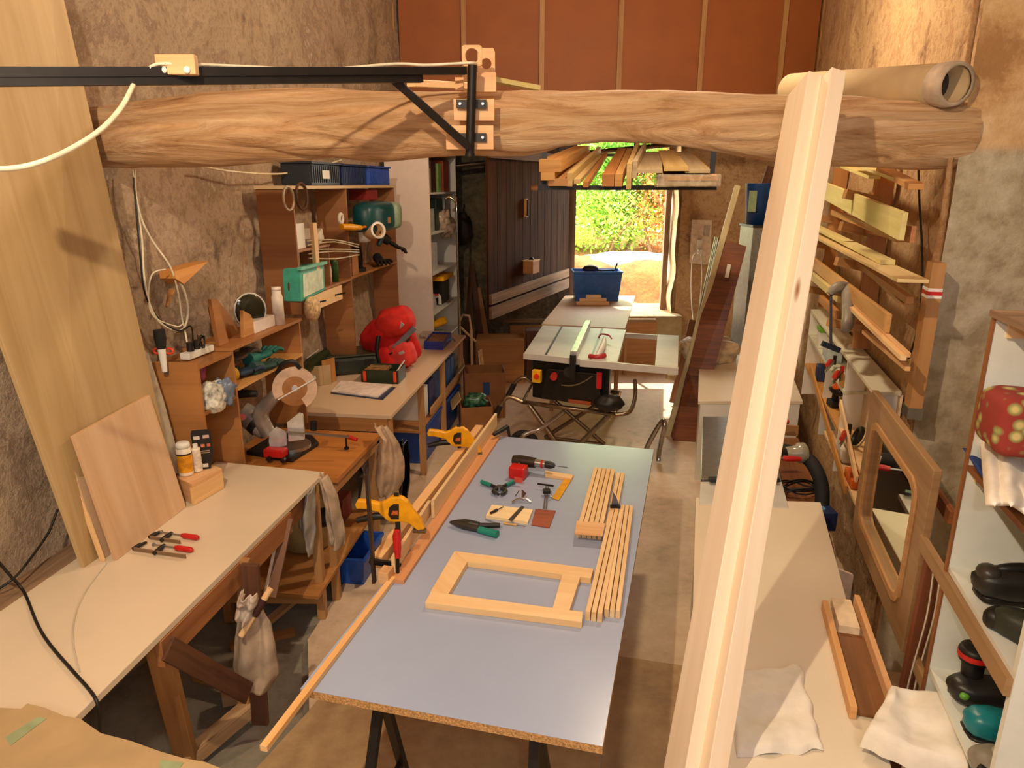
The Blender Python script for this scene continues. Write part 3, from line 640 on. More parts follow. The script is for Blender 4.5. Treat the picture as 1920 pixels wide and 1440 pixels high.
T.part('cord', MB().tube([a+V((0, 0, .07))+frame(ax)@V((0, .045*math.cos(t*.523), .045*math.sin(t*.523))) for t in range(12)], .014, 8, closed=True), BLK)
T.part('rim', MB().tube([a+V((0, 0, .07))+frame(ax)@V((-.02, .058*math.cos(t*.523), .058*math.sin(t*.523))) for t in range(12)], .004, 6, closed=True), STEEL); T.done()
rbox('parts_tray', 'small orange parts tray on the lowest shelf left of the mirror', 'tray', 3.55, .90, .822, .2, .09, .05, plain('d86a24', .5))
rbox('white_tin', 'pale round-edged tin on the lowest shelf beside the orange tray', 'tin', 3.85, .90, .822, .09, .08, .10, plain('d8d2c0', .4), bevel=.02)
rclamp(3.8, 1.005, 'small dark clamp standing on the shelf just left of the mirror', BLK)

# ================================================================ MIRROR AND RAILS
def ring(c, U, W, N, ho, hi, rad, th, outr=0, n=64):
    def rr(h, r, a):
        x, y = math.cos(a), math.sin(a); k = 1/max(abs(x)/h[0], abs(y)/h[1]); px, py = x*k, y*k
        ix, iy = h[0]-r, h[1]-r
        if r and abs(px) > ix and abs(py) > iy:
            sx, sy = math.copysign(ix, px), math.copysign(iy, py); vx, vy = px-sx, py-sy; l = math.hypot(vx, vy) or 1; px, py = sx+vx/l*r, sy+vy/l*r
        return px, py
    angs = sorted([2*math.pi*i/n for i in range(n)]+[math.atan2(ho[1], ho[0]), math.pi-math.atan2(ho[1], ho[0]), math.pi+math.atan2(ho[1], ho[0]), 2*math.pi-math.atan2(ho[1], ho[0])]); n = len(angs)
    O = [rr(ho, outr, a) for a in angs]; I = [rr(hi, rad, a) for a in angs]; vs = [c+U*x+W*y+N*s*th/2 for s in (-1, 1) for x, y in O+I]; fs = []; uvs = []
    P_ = O+I
    for i in range(n):
        j = (i+1) % n
        for f in ((i, j, n+j, n+i), (2*n+i, 3*n+i, 3*n+j, 2*n+j), (n+i, n+j, 3*n+j, 3*n+i), (i, 2*n+i, 2*n+j, j)):
            fs.append(f); uvs.append([(P_[k % (2*n)][0], P_[k % (2*n)][1]) for k in f])
    return MB().add(vs, fs, uvs)
T = Thing('framed_mirror', 'mirror in a wide brown wooden frame standing against the right wall', 'mirror')
mc = Rw(2.745, .85, 1.075)
T.part('frame', ring(mc, DR, UP, NRw, (.515, .37), (.37, .235), .075, .03), wood('a8845c', '86643f', 1, .5), bevel=.004)
T.part('inner_bead', ring(mc+NRw*.018, DR, UP, NRw, (.40, .265), (.372, .237), .075, .012, .085), wood('c89a64', '9c7040'))
mg = bpy.data.materials.new('mirror_glass'); mg.use_nodes = True; q = mg.node_tree.nodes['Principled BSDF']; q.inputs['Base Color'].default_value = (.82, .80, .70, 1); q.inputs['Metallic'].default_value = 1; q.inputs['Roughness'].default_value = .02
T.part('glass', MB().board(mc-DR*.375+NRw*-.006, mc+DR*.375+NRw*-.006, .004, .48), mg); T.done()
a, b = PC(1738, 1030, .84), PC(1893, 1290, .84)
solo('rail_batten', 'upper grey-brown batten running from the mirror to the white shelf unit', 'batten', MB().board(a+(a-b)*.08, b, .022, .052), wood('ab875f', '86663f', 1, .6), 'battens along the right side', bevel=.001)
a, b = PC(1696, 1192, .87), PC(1796, 1432, .87)
solo('rail_batten', 'lower brown batten passing beneath the mirror to the front', 'batten', MB().board(a+(a-b)*.95, b+(b-a)*.25, .022, .05), wood('b08a5c', '8c6a42', 1, .6), 'battens along the right side', bevel=.001)
solo('board_stub', 'short rough reddish board end poking out right of the mirror top', 'board', MB().board(PC(1725, 880, .93), PC(1785, 972, .93), .02, .05), wood('a8683c', '7a4424', 2), bevel=.001)
a = PY(1742, 1010, 2.2); b = PY(1700, 1310, 2.2); 
solo('reddish_post', 'dark reddish board standing between the mirror and the white shelf unit', 'post', MB().board(V((1.47, 2.2, .001)), V((1.49, 2.2, 1.12)), .06, .022, (0, 1, 0)), wood('8a5030', '6a3820'))
for i, (x, n_) in enumerate(((-.012, 'left'), (.014, 'right'))):
    p = V((1.485+x, 2.17, 1.12)); solo('string', n_+' of two pale strings hanging in front of the dark reddish board', 'string', MB().tube([p, p+V((.004, -.004, -.2)), p+V((-.012, 0, -.45)), p+V((-.02, 0, -.7))], .003, 6, spl=5), plain('d8d0bc', .8), 'strings by the mirror')
solo('white_board', 'pinkish white panel standing on edge in the gap behind the nearest worktop', 'panel', MB().prism([V((1.50, 3.0, .02)), V((1.60, 2.9, .02)), V((1.60, 2.9, .64)), V((1.46, 3.0, .66))], (0, .02, 0)), plain('ecd2b8', .5))

# ================================================================ NEAR SHELF UNIT ON THE RIGHT
T = Thing('tool_cabinet', 'white open shelf unit with power tools at the right edge', 'shelf unit')
f0, f1 = Rw(2.0, .845, 0), Rw(1.50, .845, 0); dp = V((.43, -.12, 0)); pale = plain('dfe2d8', .4, var=.02)
def vert(mb, p, z0, z1, t): mb.prism([p+V((0, 0, z0)), p+dp+V((0, 0, z0)), p+dp+V((0, 0, z1)), p+V((0, 0, z1))], t); return mb
T.part('side_panel', vert(MB(), f0, 0, 2.03, DR*.018), pale); T.part('side_panel', vert(MB(), f1, 0, 1.65, DR*-.022), pale)
T.part('edge_strip', MB().board(f0+DR*.009-V((.004, 0, 0)), f0+DR*.009+V((-.004, 0, 2.03)), .006, .02, DR), BROWN)
T.part('back_panel', MB().prism([f0+dp, f1+dp, f1+dp+V((0, 0, 2)), f0+dp+V((0, 0, 2))], NRw*-.01), pale)
for z in (1.57, 1.22, .84, .30):
    T.part('shelf', MB().prism([f0+V((0, 0, z)), f0+dp+V((0, 0, z)), f1+dp+V((0, 0, z)), f1+V((0, 0, z))], (0, 0, -.018)), pale if z < 1.5 else BROWN)
T.part('top_board', MB().prism([f0+V((-.01, .02, 2.03)), f0+dp+V((0, .02, 2.03)), f1+dp+V((0, -.06, 2.03)), f1+V((-.01, -.06, 2.03))], (0, 0, .02)), GREYW)
T.part('cleat', MB().board(f0+V((.03, -.01, 1.995)), f0+dp*.9+V((0, -.01, 1.995)), .02, .045), PINE); T.part('cleat', MB().board(f0+V((.02, -.01, 1.535)), f0+dp*.3+V((0, -.01, 1.535)), .02, .03), PINE); T.done()
# cloths and cushion on the top shelf
def bag(name, label, cat, px, py, z, r, m, jit=.25, R=None, lift=None, group=None, e=.8, sub=1):
    c = PZ(px, py, z+r[2]*.9); return solo(name, label, cat, MB().ell(c, r, R, 28, 18, jit, e), m, group)
c = PY(1938, 796, 1.80)
cu, ntc, bc = newmat('floral'); t = tex(ntc, 'ShaderNodeTexVoronoi', 26, 'Object'); ntc.links.new(ramp(ntc, t.outputs['Distance'], [(.2, hx('c8b070')), (.34, hx('8a8f50')), (.5, hx('8c3024'))]), bc.inputs['Base Color']); bc.inputs['Roughness'].default_value = .9
solo('floral_cushion', 'dark red cushion with green and yellow leaf pattern on the top right shelf', 'cushion', MB().ell(c+V((.02, .02, .0)), (.125, .09, .085), frame((1, -.2, 0)), 28, 16, .04, .35), cu)
def drape(u, v):
    x = 1.42+.2*u; y = 1.90-.30*v-.03*u; z = 1.575+.075*math.sin(math.pi*min(1, u*.9+.25))*(1-.3*v)+.012*math.sin(u*9+v*7)+.02*noise.noise(V((u*4, v*4, 1)))
    return V((x, y, z))
solo('white_cloth', 'folded cream cloth hanging over the front of the top right shelf', 'cloth', MB().grid(lambda u, v: PZ(1838+90*u+14*v, 800+30*u+150*v-18*math.sin(u*3), 1.60+.055*math.sin(math.pi*(u*.8+.2))+.006*math.sin(u*16)+.01*noise.noise(V((u*5, v*6, 0)))), 30, 30), CLOTH, solid=.012, sub=1)
solo('blue_cloth', 'blue cloth tucked under the cream cloth on the top right shelf', 'cloth', MB().grid(lambda u, v: PZ(1806+90*v+38*u, 842+100*v+6*u+8*math.sin(3*v), 1.588+.008*math.sin(u*5+v*6)), 16, 20), plain('2a4488', .9, var=.15, bmp=.3), solid=.012, sub=1)
# power tools
def tool(name, label, cat, c, d, L, r, m, extras):
    T = Thing(name, label, cat, 'power tools in the white shelf unit'); d = V(d).normalized(); R = frame(d)
    T.part('body', MB().ell(c, (L/2, r, r*.85), R, 20, 12, .12, .75), m, label=None)
    for nm, off, sz, mm, ee in extras: T.part(nm, MB().ell(c+R@V(off), sz, R, 14, 9, .04, ee), mm)
    T.done()
z1 = 1.221; z2 = .841
c = PZ(1880, 1100, z1+.045); tool('belt_sander', 'black power sander on the middle shelf of the white unit', 'sander', c+V((.045, 0, .01)), (1, -.15, .03), .24, .055, plain('24221f', .45), [('handle', (.02, 0, .045), (.09, .02, .02), BLK, .8), ('cap', (-.085, 0, .03), (.03, .035, .025), plain('3a3630', .4), .8), ('sole', (.0, 0, -.04), (.11, .045, .012), DSTEEL, .4)])
c = PZ(1925, 1185, z1+.04); tool('jigsaw', 'black and red jigsaw at the near end of the middle shelf', 'jigsaw', c+V((.02, 0, 0)), (.55, -1, .0), .2, .05, plain('2c3028', .5), [('cover', (.03, .02, .035), (.06, .04, .03), plain('a82020', .4), .7), ('nose', (-.09, 0, -.01), (.03, .04, .03), BLK, .8)])
T = Thing('drill_driver', 'black cordless drill with a red-rimmed battery standing on the lower shelf', 'drill', 'power tools in the white shelf unit'); c = PZ(1835, 1300, z2+.03)
T.part('body', MB().ell(c+V((.01, 0, .01)), (.10, .055, .042), frame((1, -.2, 0)), 20, 10, .15, .75), plain('201c1a', .4)); T.part('grip', MB().tube([c+V((-.01, .03, .03)), c+V((-.015, .03, .10))], [.03, .032], 14), BLK)
k = T.part('battery', MB().lathe([(0, .10), (.042, .10), (.045, .135), (.04, .145), (0, .145)], c+V((-.015, .03, 0)), UP, 24), BLK); T.part('red_ring', MB().lathe([(.046, .112), (.047, .124), (.046, .13)], c+V((-.015, .03, 0)), UP, 24), RED, k)
T.part('label_plate', MB().ell(c+V((-.065, -.03, .015)), (.015, .012, .012)), plain('60a030', .4)); T.done()
c = PZ(1850, 1358, z2+.035); tool('random_orbit_sander', 'teal green sander with a rounded body on the lower shelf', 'sander', c+V((.02, 0, 0)), (1, -.2, 0), .155, .05, plain('127a84', .35), [('base_plate', (0, 0, -.036), (.075, .05, .01), BLK, .5), ('switch', (.05, 0, .03), (.02, .015, .015), plain('b8b0a0', .4), .8)])
c = PZ(1875, 1428, z2+.03); T = Thing('grey_disc_sander', 'grey round-bodied sander nearest the front of the lower shelf', 'sander', 'power tools in the white shelf unit')
T.part('body', MB().lathe([(0, .0), (.07, .0), (.075, .02), (.055, .04), (.02, .05), (0, .05)], c-V((0, 0, .03)), UP, 28), plain('8c8474', .4)); T.part('knob', MB().ell(c+V((0, 0, .028)), (.025, .025, .015)), plain('a49c8c', .4)); T.part('hose_port', MB().tube([c+V((-.07, -.02, 0)), c+V((-.05, -.06, .0)), c+V((.0, -.08, .0))], .012, 8, spl=3), BLK); T.done()

# ================================================================ COUNTER ITEMS
T = Thing('wood_channel', 'long U-shaped wooden channel with a dark brown inside lying on the nearest worktop', 'wooden channel')
A, B = PZ(1545, 1140, ZC+.01), PZ(1600, 1350, ZC+.01); A2, B2 = PZ(1588, 1120, ZC+.01), PZ(1645, 1320, ZC+.01); dd = (B-A).normalized(); ww = (A2-A).length
nn = V((-dd.y, dd.x, 0)); nn = nn if nn.x > 0 else -nn
T.part('base', MB().board(A+nn*.065+dd*.17, A+nn*.065+dd*.62, .11, .012), wood('8c5c30', '5c381a', .7), label='dark brown stained base')
T.part('side', MB().board(A+V((0, 0, .015)), A+dd*.64+V((0, 0, .015)), .022, .045), wood('eab478', 'cf9658')); T.part('side', MB().board(A+nn*.13-dd*.06+V((0, 0, .02)), A+nn*.13+dd*.55+V((0, 0, .02)), .02, .055), PINEP)
T.part('insert', MB().board(A+nn*.065-dd*.03+V((0, 0, .02)), A+nn*.065+dd*.17+V((0, 0, .02)), .075, .035), plain('e8d0ac', .5), label='cream insert block'); T.done()
def towel(name, label, px, z, amp, fold, seed):
    P4 = [PZ(x, y, z) for x, y in px]
    def g(u, v):
        p = P4[0].lerp(P4[1], u).lerp(P4[3].lerp(P4[2], u), v); e = min(u, 1-u, v, 1-v)
        h = amp*min(1, e*22)**.5; return p+V((.016*noise.noise(V((v*5, seed, 0))), .016*noise.noise(V((u*5, seed, 3))), h+.012*noise.noise(V((u*4, v*4, seed)))+fold*math.sin(v*8+u*2)*min(1, e*6)))
    return solo(name, label, 'towel', MB().grid(g, 40, 40), CLOTH, 'white towels on the nearest worktop')
towel('white_towel', 'folded white towel lying flat at the front of the nearest worktop', [(1362, 1262), (1500, 1250), (1545, 1408), (1382, 1420)], ZC+.003, .02, .003, 1)
towel('white_towel', 'rumpled white towel with a dark hem in the bottom right corner', [(1610, 1400), (1662, 1318), (1765, 1330), (1815, 1490)], ZC+.03, .075, .010, 5)
p4 = [PZ(1600, 1378, ZC+.01), PZ(1622, 1400, ZC+.012), PZ(1640, 1420, ZC+.01), PZ(1660, 1470, ZC+.01)]
# planer in the bay
T = Thing('planer_machine', 'planer with two bare metal tables sunk between the white cabinets', 'planer')
q = [(1313, 903), (1466, 903), (1479, 952), (1311, 945)]; PA = [PZ(x, y, .705) for x, y in q]; T.part('infeed_table', MB().prism(PA, (0, 0, -.028)), ALU, bevel=.003)
q = [(1317, 781), (1415, 781), (1425, 898), (1314, 898)]; PB = [PZ(x, y, .715) for x, y in q]; T.part('outfeed_table', MB().prism(PB, (0, 0, -.028)), STEEL, bevel=.003)
T.part('fence', MB().board(PZ(1368, 790, .76), PZ(1375, 890, .76), .03, .09), ALU, bevel=.003)
T.part('cutter_guard', MB().board(PZ(1330, 899, .73), PZ(1460, 899, .73), .04, .02), plain('20222a', .4)); bc_ = (PB[0]+PA[2])/2
q = [PA[3]+V((.03, .02, 0)), PA[2]+V((-.1, .02, 0)), PB[1]+V((-.05, -.05, 0)), PB[0]+V((.03, -.05, 0))]
T.part('body', MB().prism([V((p.x, p.y, .02)) for p in q], (0, 0, .655)), plain('1c2440', .45, var=.05)); T.done()
bb_ = [Cf(3.66), Cf(5.4), Cb(5.4), Cb(3.6)]
solo('bay_board', 'brown board under the hose and cable beside the planer', 'board', MB().prism([V((p.x+(.62 if i < 2 else -.01)*1, p.y, .40)) for i, p in enumerate(bb_)], (0, 0, -.02)), BROWN)
solo('bay_back_board', 'pale board edge behind the dust hose in the planer bay', 'board', MB().board(V((1.75, 5.05, .62)), V((2.15, 4.95, .62)), .02, .08), OAK)
hose = [PZ(1518, 870, .66), PZ(1538, 905, .66), PZ(1548, 950, .60), PZ(1545, 985, .46)]
hp = [PZ(1440, 842, .76), PZ(1480, 846, .76), PZ(1514, 860, .74), PZ(1532, 885, .70), PZ(1541, 915, .62), PZ(1541, 950, .52)]
mbh = MB(); q = []; 
mbh.tube(hp, .042, 14, spl=8)
for i, p in enumerate(mbh.v):
    pass
T = Thing('dust_hose', 'black ribbed dust hose with a clear end fitting beside the planer', 'hose'); T.part('hose', mbh, RUB)

c0 = PZ(1497, 850, .77); T.part('clear_fitting', MB().lathe([(.045, -.06), (.05, 0), (.065, .02), (.065, .06), (.05, .07)], c0+V((-.02, 0, 0)), (1, 0, .1), 18), plain('cfc8b0', .1, alpha=.55)); T.done()
pts = []; cc = PZ(1498, 918, .43)
for i in range(46):
    a = i*.55; r = .085+.02*math.sin(i*1.3); pts.append(cc+V((r*1.3*math.cos(a), r*math.sin(a), .012*math.sin(i*.9)+.01+i*.0005)))
cable('black cable lying in a loose coil beside the planer', pts, .006, BLK, 'coiled_cable')
T = Thing('blue_box', 'dark blue box with a round light blue sticker beside the planer', 'box'); c = PZ(1527, 958, .52)
T.part('body', MB().box(c+V((0, 0, -.04)), (.22, .14, .12)), plain('1c2a54', .5), bevel=.006); T.part('sticker', MB().cyl(c+V((.03, -.0, .019)), c+V((.03, 0, .022)), .032, n=24), plain('5a9cc8', .3)); T.done()
T = Thing('screw_clamp', 'screw clamp with a red wooden handle lying across the planer', 'clamp'); a, b = PZ(1430, 858, .78), PZ(1502, 861, .78)
T.part('spindle', MB().cyl(a, b, .007, n=8), STEEL); m_ = a.lerp(b, .52); T.part('handle', MB().tube([m_, m_.lerp(b, .3), b], [.014, .019, .014], 12), RED); T.part('jaw', MB().board(a, a+V((0, 0, -.06)), .02, .02, (1, 0, 0)), DSTEEL); T.done()
T = Thing('screw_clamp', 'second clamp with a short red handle further back on the planer', 'clamp'); a, b = PZ(1440, 792, .78), PZ(1478, 791, .78)
T.part('handle', MB().tube([a.lerp(b, .3), b], [.016, .016], 10), RED); T.part('spindle', MB().cyl(a, b, .006, n=8), STEEL); T.done()
# ================================================================ LEFT WALL FURNITURE
RL = frame(DL)
def Lb(mb, y0, y1, o0, o1, z0, z1):
    return mb.prism([Lw(y0, o0, z0), Lw(y1, o0, z0), Lw(y1, o1, z0), Lw(y0, o1, z0)], (0, 0, z1-z0))
def lbox(name, label, cat, y, off, z, sy, so, sz, m, group=None, bevel=.002, R=None):
    return solo(name, label, cat, MB().box(Lw(y, off, z+sz/2), (sy, so, sz), R or RL), m, group, bevel=bevel)
OR = wood('b47c44', '966030', .6, .5)
T = Thing('desk_shelf', 'orange-brown wooden compartment shelf standing on the bench ends by the left wall', 'shelf')
for y, z0, z1, o1 in ((3.45, .852, 1.53, .31), (3.80, .782, 1.51, .30), (4.66, .782, 1.51, .30)):
    T.part('upright', Lb(MB(), y-.009, y+.009, .035, o1, z0, z1), OR, bevel=.001)
T.part('top_board', Lb(MB(), 3.78, 4.68, .035, .31, 1.51, 1.528), OR, bevel=.001); T.part('top_board', Lb(MB(), 3.46, 3.79, .035, .31, 1.49, 1.508), OR, bevel=.001)
T.part('shelf', Lb(MB(), 3.81, 4.65, .035, .31, 1.275, 1.293), wood('d8a868', 'c08c4c', .6)); T.part('shelf', Lb(MB(), 3.46, 3.79, .035, .30, 1.235, 1.252), OR)
T.part('back_panel', Lb(MB(), 3.46, 3.79, .036, .045, .86, 1.49), OR); T.done()
T = Thing('wall_shelf', 'tall brown wooden shelf full of odds and ends on the left stone wall', 'shelf')
WB = wood('9e6a3a', '7e4e26', .5, .5)
for y, z0, z1 in ((4.79, 1.535, 2.37), (5.74, .852, 2.37), (6.98, 1.0, 2.37)): T.part('upright', Lb(MB(), y-.01, y+.01, .03, .27, z0, z1), WB, bevel=.001)
T.part('top_board', Lb(MB(), 4.76, 7.0, .03, .28, 2.371, 2.392), wood('dcc49c', 'c8a878', .6), bevel=.001)
T.part('shelf', Lb(MB(), 4.80, 5.73, .03, .27, 1.645, 1.663), OR); T.part('shelf', Lb(MB(), 5.75, 6.97, .03, .27, 1.655, 1.673), OR); T.part('shelf', Lb(MB(), 4.80, 5.35, .03, .27, 1.955, 1.972), OR)
T.part('divider', Lb(MB(), 5.36, 5.372, .03, .25, 1.664, 1.96), OR)
k = T.part('peg_rail', MB().box(Lw(5.2, .27, 1.585), (.62, .015, .11), RL), PINE)
for y in (4.98, 5.36): T.part('peg', MB().cyl(Lw(y, .27, 1.58), Lw(y, .36, 1.60), .006, n=8), DSTEEL, k)
T.done()
T = Thing('white_shelving', 'tall white shelving unit at the far end of the left wall', 'shelf unit')
T.part('side_panel', Lb(MB(), 7.42, 7.44, .05, .50, 0, 3.0), plain('dcccc0', .4, var=.02)); T.part('side_panel', Lb(MB(), 8.66, 8.68, .05, .50, 0, 3.0), WHITE); T.part('back_panel', Lb(MB(), 7.45, 8.65, .05, .06, 0, 3.0), plain('b8a890', .5))
for z in (.3, .70, 1.06, 1.486, 1.91, 2.32, 2.72): T.part('shelf', Lb(MB(), 7.445, 8.655, .062, .50, z-.02, z), WHITE)
T.done()
# wall shelf contents
def crate(y0, y1, label, m):
    T = Thing('plastic_crate', label, 'crate', 'plastic crates on top of the brown wall shelf'); z = 2.393
    T.part('shell', Lb(MB(), y0, y1, .05, .26, z, z+.15), m, bevel=.006); r = MB(); k = int((y1-y0)/.035)
    for i in range(k): Lb(r, y0+.01+i*.035, y0+.025+i*.035, .26, .268, z+.02, z+.14)
    T.part('ribs', r, m); T.part('rim', Lb(MB(), y0-.008, y1+.008, .045, .275, z+.15, z+.165), m); T.done()
crate(5.12, 5.66, 'nearest plastic crate on the wall shelf, almost black', plain('141c2c', .4)); crate(5.72, 6.24, 'middle plastic crate on the wall shelf, dark blue', plain('182c58', .4)); crate(6.32, 6.9, 'furthest plastic crate on the wall shelf, bright blue', plain('2048a8', .4))
lbox('label_card', 'small white card stuck on the nearest dark crate', 'card', 5.36, .272, 2.44, .13, .004, .06, WHITE)
def discL(name, label, cat, px, py, off, r, th, m, ax=None, mm=None, hole=0, group=None):
    c = PL(px, py, off); a = (ax or NLw); T = Thing(name, label, cat, group)
    T.part('rim', MB().tube([c+frame(a)@V((0, r*math.cos(t*.2618), r*math.sin(t*.2618))) for t in range(24)], th, 8, closed=True), m)
    if not hole: T.part('disc', MB().cyl(c-a*.004, c+a*.004, r, n=28), mm or m)
    T.done()
discL('round_frame', 'large pale ring hanging at the top left of the wall shelf', 'ring', 541, 372, .27, .075, .008, plain('b8a890', .3), hole=1)
discL('round_frame', 'dark-edged round frame hanging over the front of the wall shelf', 'ring', 566, 368, .29, .085, .009, DARKW, hole=1)
discL('sanding_disc', 'round dark disc with a green and orange centre hanging under the shelf', 'disc', 552, 536, .2, .085, .008, DARKW, mm=plain('3c5a30', .5, var=.5, scale=9))
lbox('white_carton', 'white carton standing on the inner shelf at the left of the wall shelf', 'carton', 4.92, .17, 1.973, .14, .15, .17, WHITE); 
lbox('power_supply', 'small white appliance below the white carton', 'box', 4.88, .2, 1.73, .08, .1, .1, WHITE); lbox('power_supply', 'narrow white appliance beside the pine bracket block', 'box', 4.99, .2, 1.72, .06, .1, .11, WHITE)
lbox('pine_block', 'upright pine block fixed to the front of the wall shelf', 'block', 5.06, .275, 1.78, .06, .03, .36, PINE)
lbox('paper_stack', 'bundle of tilted papers and card on the inner shelf', 'papers', 5.2, .17, 1.975, .22, .16, .08, plain('e2d8c4', .7), R=frame((.1, 1, .35)))
b = PL(604, 448, .24)
for i in range(5):
    solo('aluminium_strip', ['topmost', 'second', 'third', 'fourth', 'lowest'][i]+' of the thin bent strips sticking out of the wall shelf', 'strip',
         MB().tube([Lw(4.98, .26, 2.02-.03*i), Lw(5.35, .30, 2.0-.035*i+.02*(i % 2)), Lw(5.75, .34, 1.93-.02*i)], .006, 6, spl=4), plain('c8b898', .4, .3), 'thin strips in the wall shelf')
discL('tape_roll', 'white tape roll standing between the strips', 'tape', 639, 410, .27, .035, .014, plain('ddd6c8', .4), hole=1)
T = Thing('heat_gun', 'yellow handled tool lying across the strips on the wall shelf', 'tool'); a, b = PL(640, 425, .3), PL(676, 427, .34)
T.part('handle', MB().tube([a, a.lerp(b, .5), b], [.022, .028, .02], 10), YEL); T.part('shaft', MB().cyl(b, PL(690, 424, .36), .01, n=8), plain('d87820', .4)); T.done()
# teal power tool case hanging in the right bay
T = Thing('tool_case', 'dark teal power tool case hanging in the right bay of the wall shelf', 'case')
c = Lw(6.25, .32, 2.13); T.part('shell', MB().ell(c, (.36, .11, .13), RL, 24, 14, .02, .5), plain('0c4a50', .4)); T.part('end_cap', MB().ell(c+DL*.31+NLw*.03, (.08, .11, .12), RL, 18, 12, 0, .5), plain('8aa088', .4))
T.part('handle', MB().tube([c-DL*.22+NLw*.05+V((0, 0, -.02)), c-DL*.24+NLw*.14+V((0, 0, -.1)), c-DL*.3+NLw*.12+V((0, 0, -.22))], .022, 8, spl=4), plain('0a3038', .4)); T.part('badge', MB().box(c+NLw*.11+DL*.05+V((0, 0, -.03)), (.06, .01, .05), RL), OAK); T.done()
lbox('red_box', 'dark red box standing behind the teal tool case', 'box', 6.45, .16, 2.27, .3, .16, .09, plain('8c2420', .5))
lbox('paint_pot', 'white plastic pot in front of the teal case', 'pot', 6.02, .30, 1.93, .09, .09, .15, WHITE, bevel=.02)
# cardboard tube with white ring end
a, b = PL(692, 436, .34), PL(716, 430, .50); d = (b-a).normalized()
T = Thing('masking_tape_tube', 'short cream cardboard tube with a glossy white ring end sticking out of the wall shelf', 'tube')
T.part('tube', MB().lathe([(.036, -.06), (.06, -.06), (.062, .14), (.05, .14), (.05, 0)], a, d, 28), plain('c8a070', .5)); T.part('ring', MB().lathe([(.052, .141), (.068, .14), (.07, .155), (.052, .156)], a, d, 28), plain('fff8ee', .15)); T.done()
def glove(c, d, L, m, label, cuff=None, group='work gloves on the shelves', flip=1):
    d = V(d).normalized(); R = frame(d); T = Thing('work_glove', label, 'glove', group); s = L/.24
    T.part('palm', MB().ell(c, (.065*s, .05*s, .018*s), R, 18, 10, .15, .8), m)
    for i, (o, l) in enumerate(((-.036, .065), (-.013, .078), (.012, .074), (.036, .058))):
        p = c+R@V((.05*s, o*s, 0)); T.part('finger', MB().tube([p, p+R@V((l*.5*s, o*.25*s, .012*s)), p+R@V((l*s, o*.4*s, -.006*s))], [.012*s, .0125*s, .009*s], 8, spl=3), m)
    p = c+R@V((-.01*s, .045*s*flip, 0)); T.part('thumb', MB().tube([p, p+R@V((.03*s, .03*s*flip, .008)), p+R@V((.055*s, .045*s*flip, 0))], [.015*s, .014*s, .01*s], 8, spl=3), m)
    T.part('cuff', MB().tube([c+R@V((-.05*s, 0, 0)), c+R@V((-.12*s, 0, .006))], [.036*s, .042*s], 12), cuff or m); T.done()
BG = plain('5c4c3c', .8); TG = plain('1c6e62', .7); NG = plain('22384c', .7); KG = plain('1a1410', .8)
glove(Lw(6.52, .26, 1.72), (.35, -.8, -.1), .26, KG, 'black glove on the right bay of the wall shelf, above the other'); glove(Lw(6.62, .36, 1.86), (.7, .3, -.5), .26, KG, 'black glove hanging down beside the white shelving')
T = Thing('router_tool', 'dark red and black router standing on the wall shelf beside the black gloves', 'router'); c = Lw(6.12, .19, 1.675)
T.part('base', MB().cyl(c, c+V((0, 0, .03)), .07, n=24), BLK); T.part('motor', MB().tube([c+V((0, 0, .03)), c+V((0, 0, .12)), c+V((0, 0, .22))], [.045, .05, .038], 16), DSTEEL)
for s in (-1, 1): T.part('handle', MB().ell(c+DL*.075*s+V((0, 0, .09)), (.028, .024, .024)), RED if s > 0 else BLK)
T.done()
lbox('wood_block', 'angled brown wooden box side next to the router on the wall shelf', 'block', 5.86, .18, 1.675, .14, .18, .17, OR)
T = Thing('storage_bin', 'mint green translucent bin leaning out of the left bay of the wall shelf', 'bin'); c = PL(592, 528, .29)
T.part('tray', MB().prism([PL(563, 503, .29), PL(608, 494, .29), PL(610, 544, .29), PL(566, 566, .29)], NLw*-.13), plain('48b098', .3), bevel=.006)
T.part('front_window', MB().prism([PL(568, 514, .292), PL(604, 504, .292), PL(606, 540, .292), PL(569, 558, .292)], NLw*.004), plain('dcecd4', .2)); T.part('rim', MB().board(PL(561, 504, .30), PL(610, 492, .30), .03, .02), plain('6cc4ac', .3)); T.done()
def tin(name, label, cat, px, py, z, r, h, m, lid=None, group=None, neck=None):
    c = PZ(px, py, z); T = Thing(name, label, cat, group); T.part('body', MB().lathe([(0, 0), (r, 0), (r, h*.8), (r*(neck or .97), h*.9), (r*(neck or .97), h), (0, h)], c, UP, 24), m)
    T.part('lid', MB().lathe([(0, h*1.0), (r*(neck or .97)*1.02, h), (r*(neck or .97)*1.02, h*1.1), (0, h*1.1)], c, UP, 24), lid or m); T.done()
tin('green_can', 'green aerosol can on the left bay shelf beside the mint bin', 'can', 628, 528, 1.664, .032, .17, plain('2a5a20', .4, var=.4), plain('c89040', .3)); tin('glue_bottle', 'white glue bottle with red print between the mint bin and the green can', 'bottle', 617, 530, 1.664, .025, .13, plain('e8d8cc', .4, var=.2), RED)
tin('spray_can', 'white spray can with a purple band on the wall shelf behind', 'can', 607, 480, 1.80, .028, .1, plain('c8c0d0', .4, var=.2))
T = Thing('twine_reel', 'round reel of pale twine hanging on the peg rail under the wall shelf', 'reel'); c = PL(586, 578, .33)
T.part('twine', MB().lathe([(.02, -.03), (.075, -.028), (.085, 0), (.075, .028), (.02, .03)], c, NLw, 28), plain('d8b888', .8, var=.3, scale=40)); T.part('core', MB().cyl(c-NLw*.03, c+NLw*.035, .022, n=16), PINE); T.done()
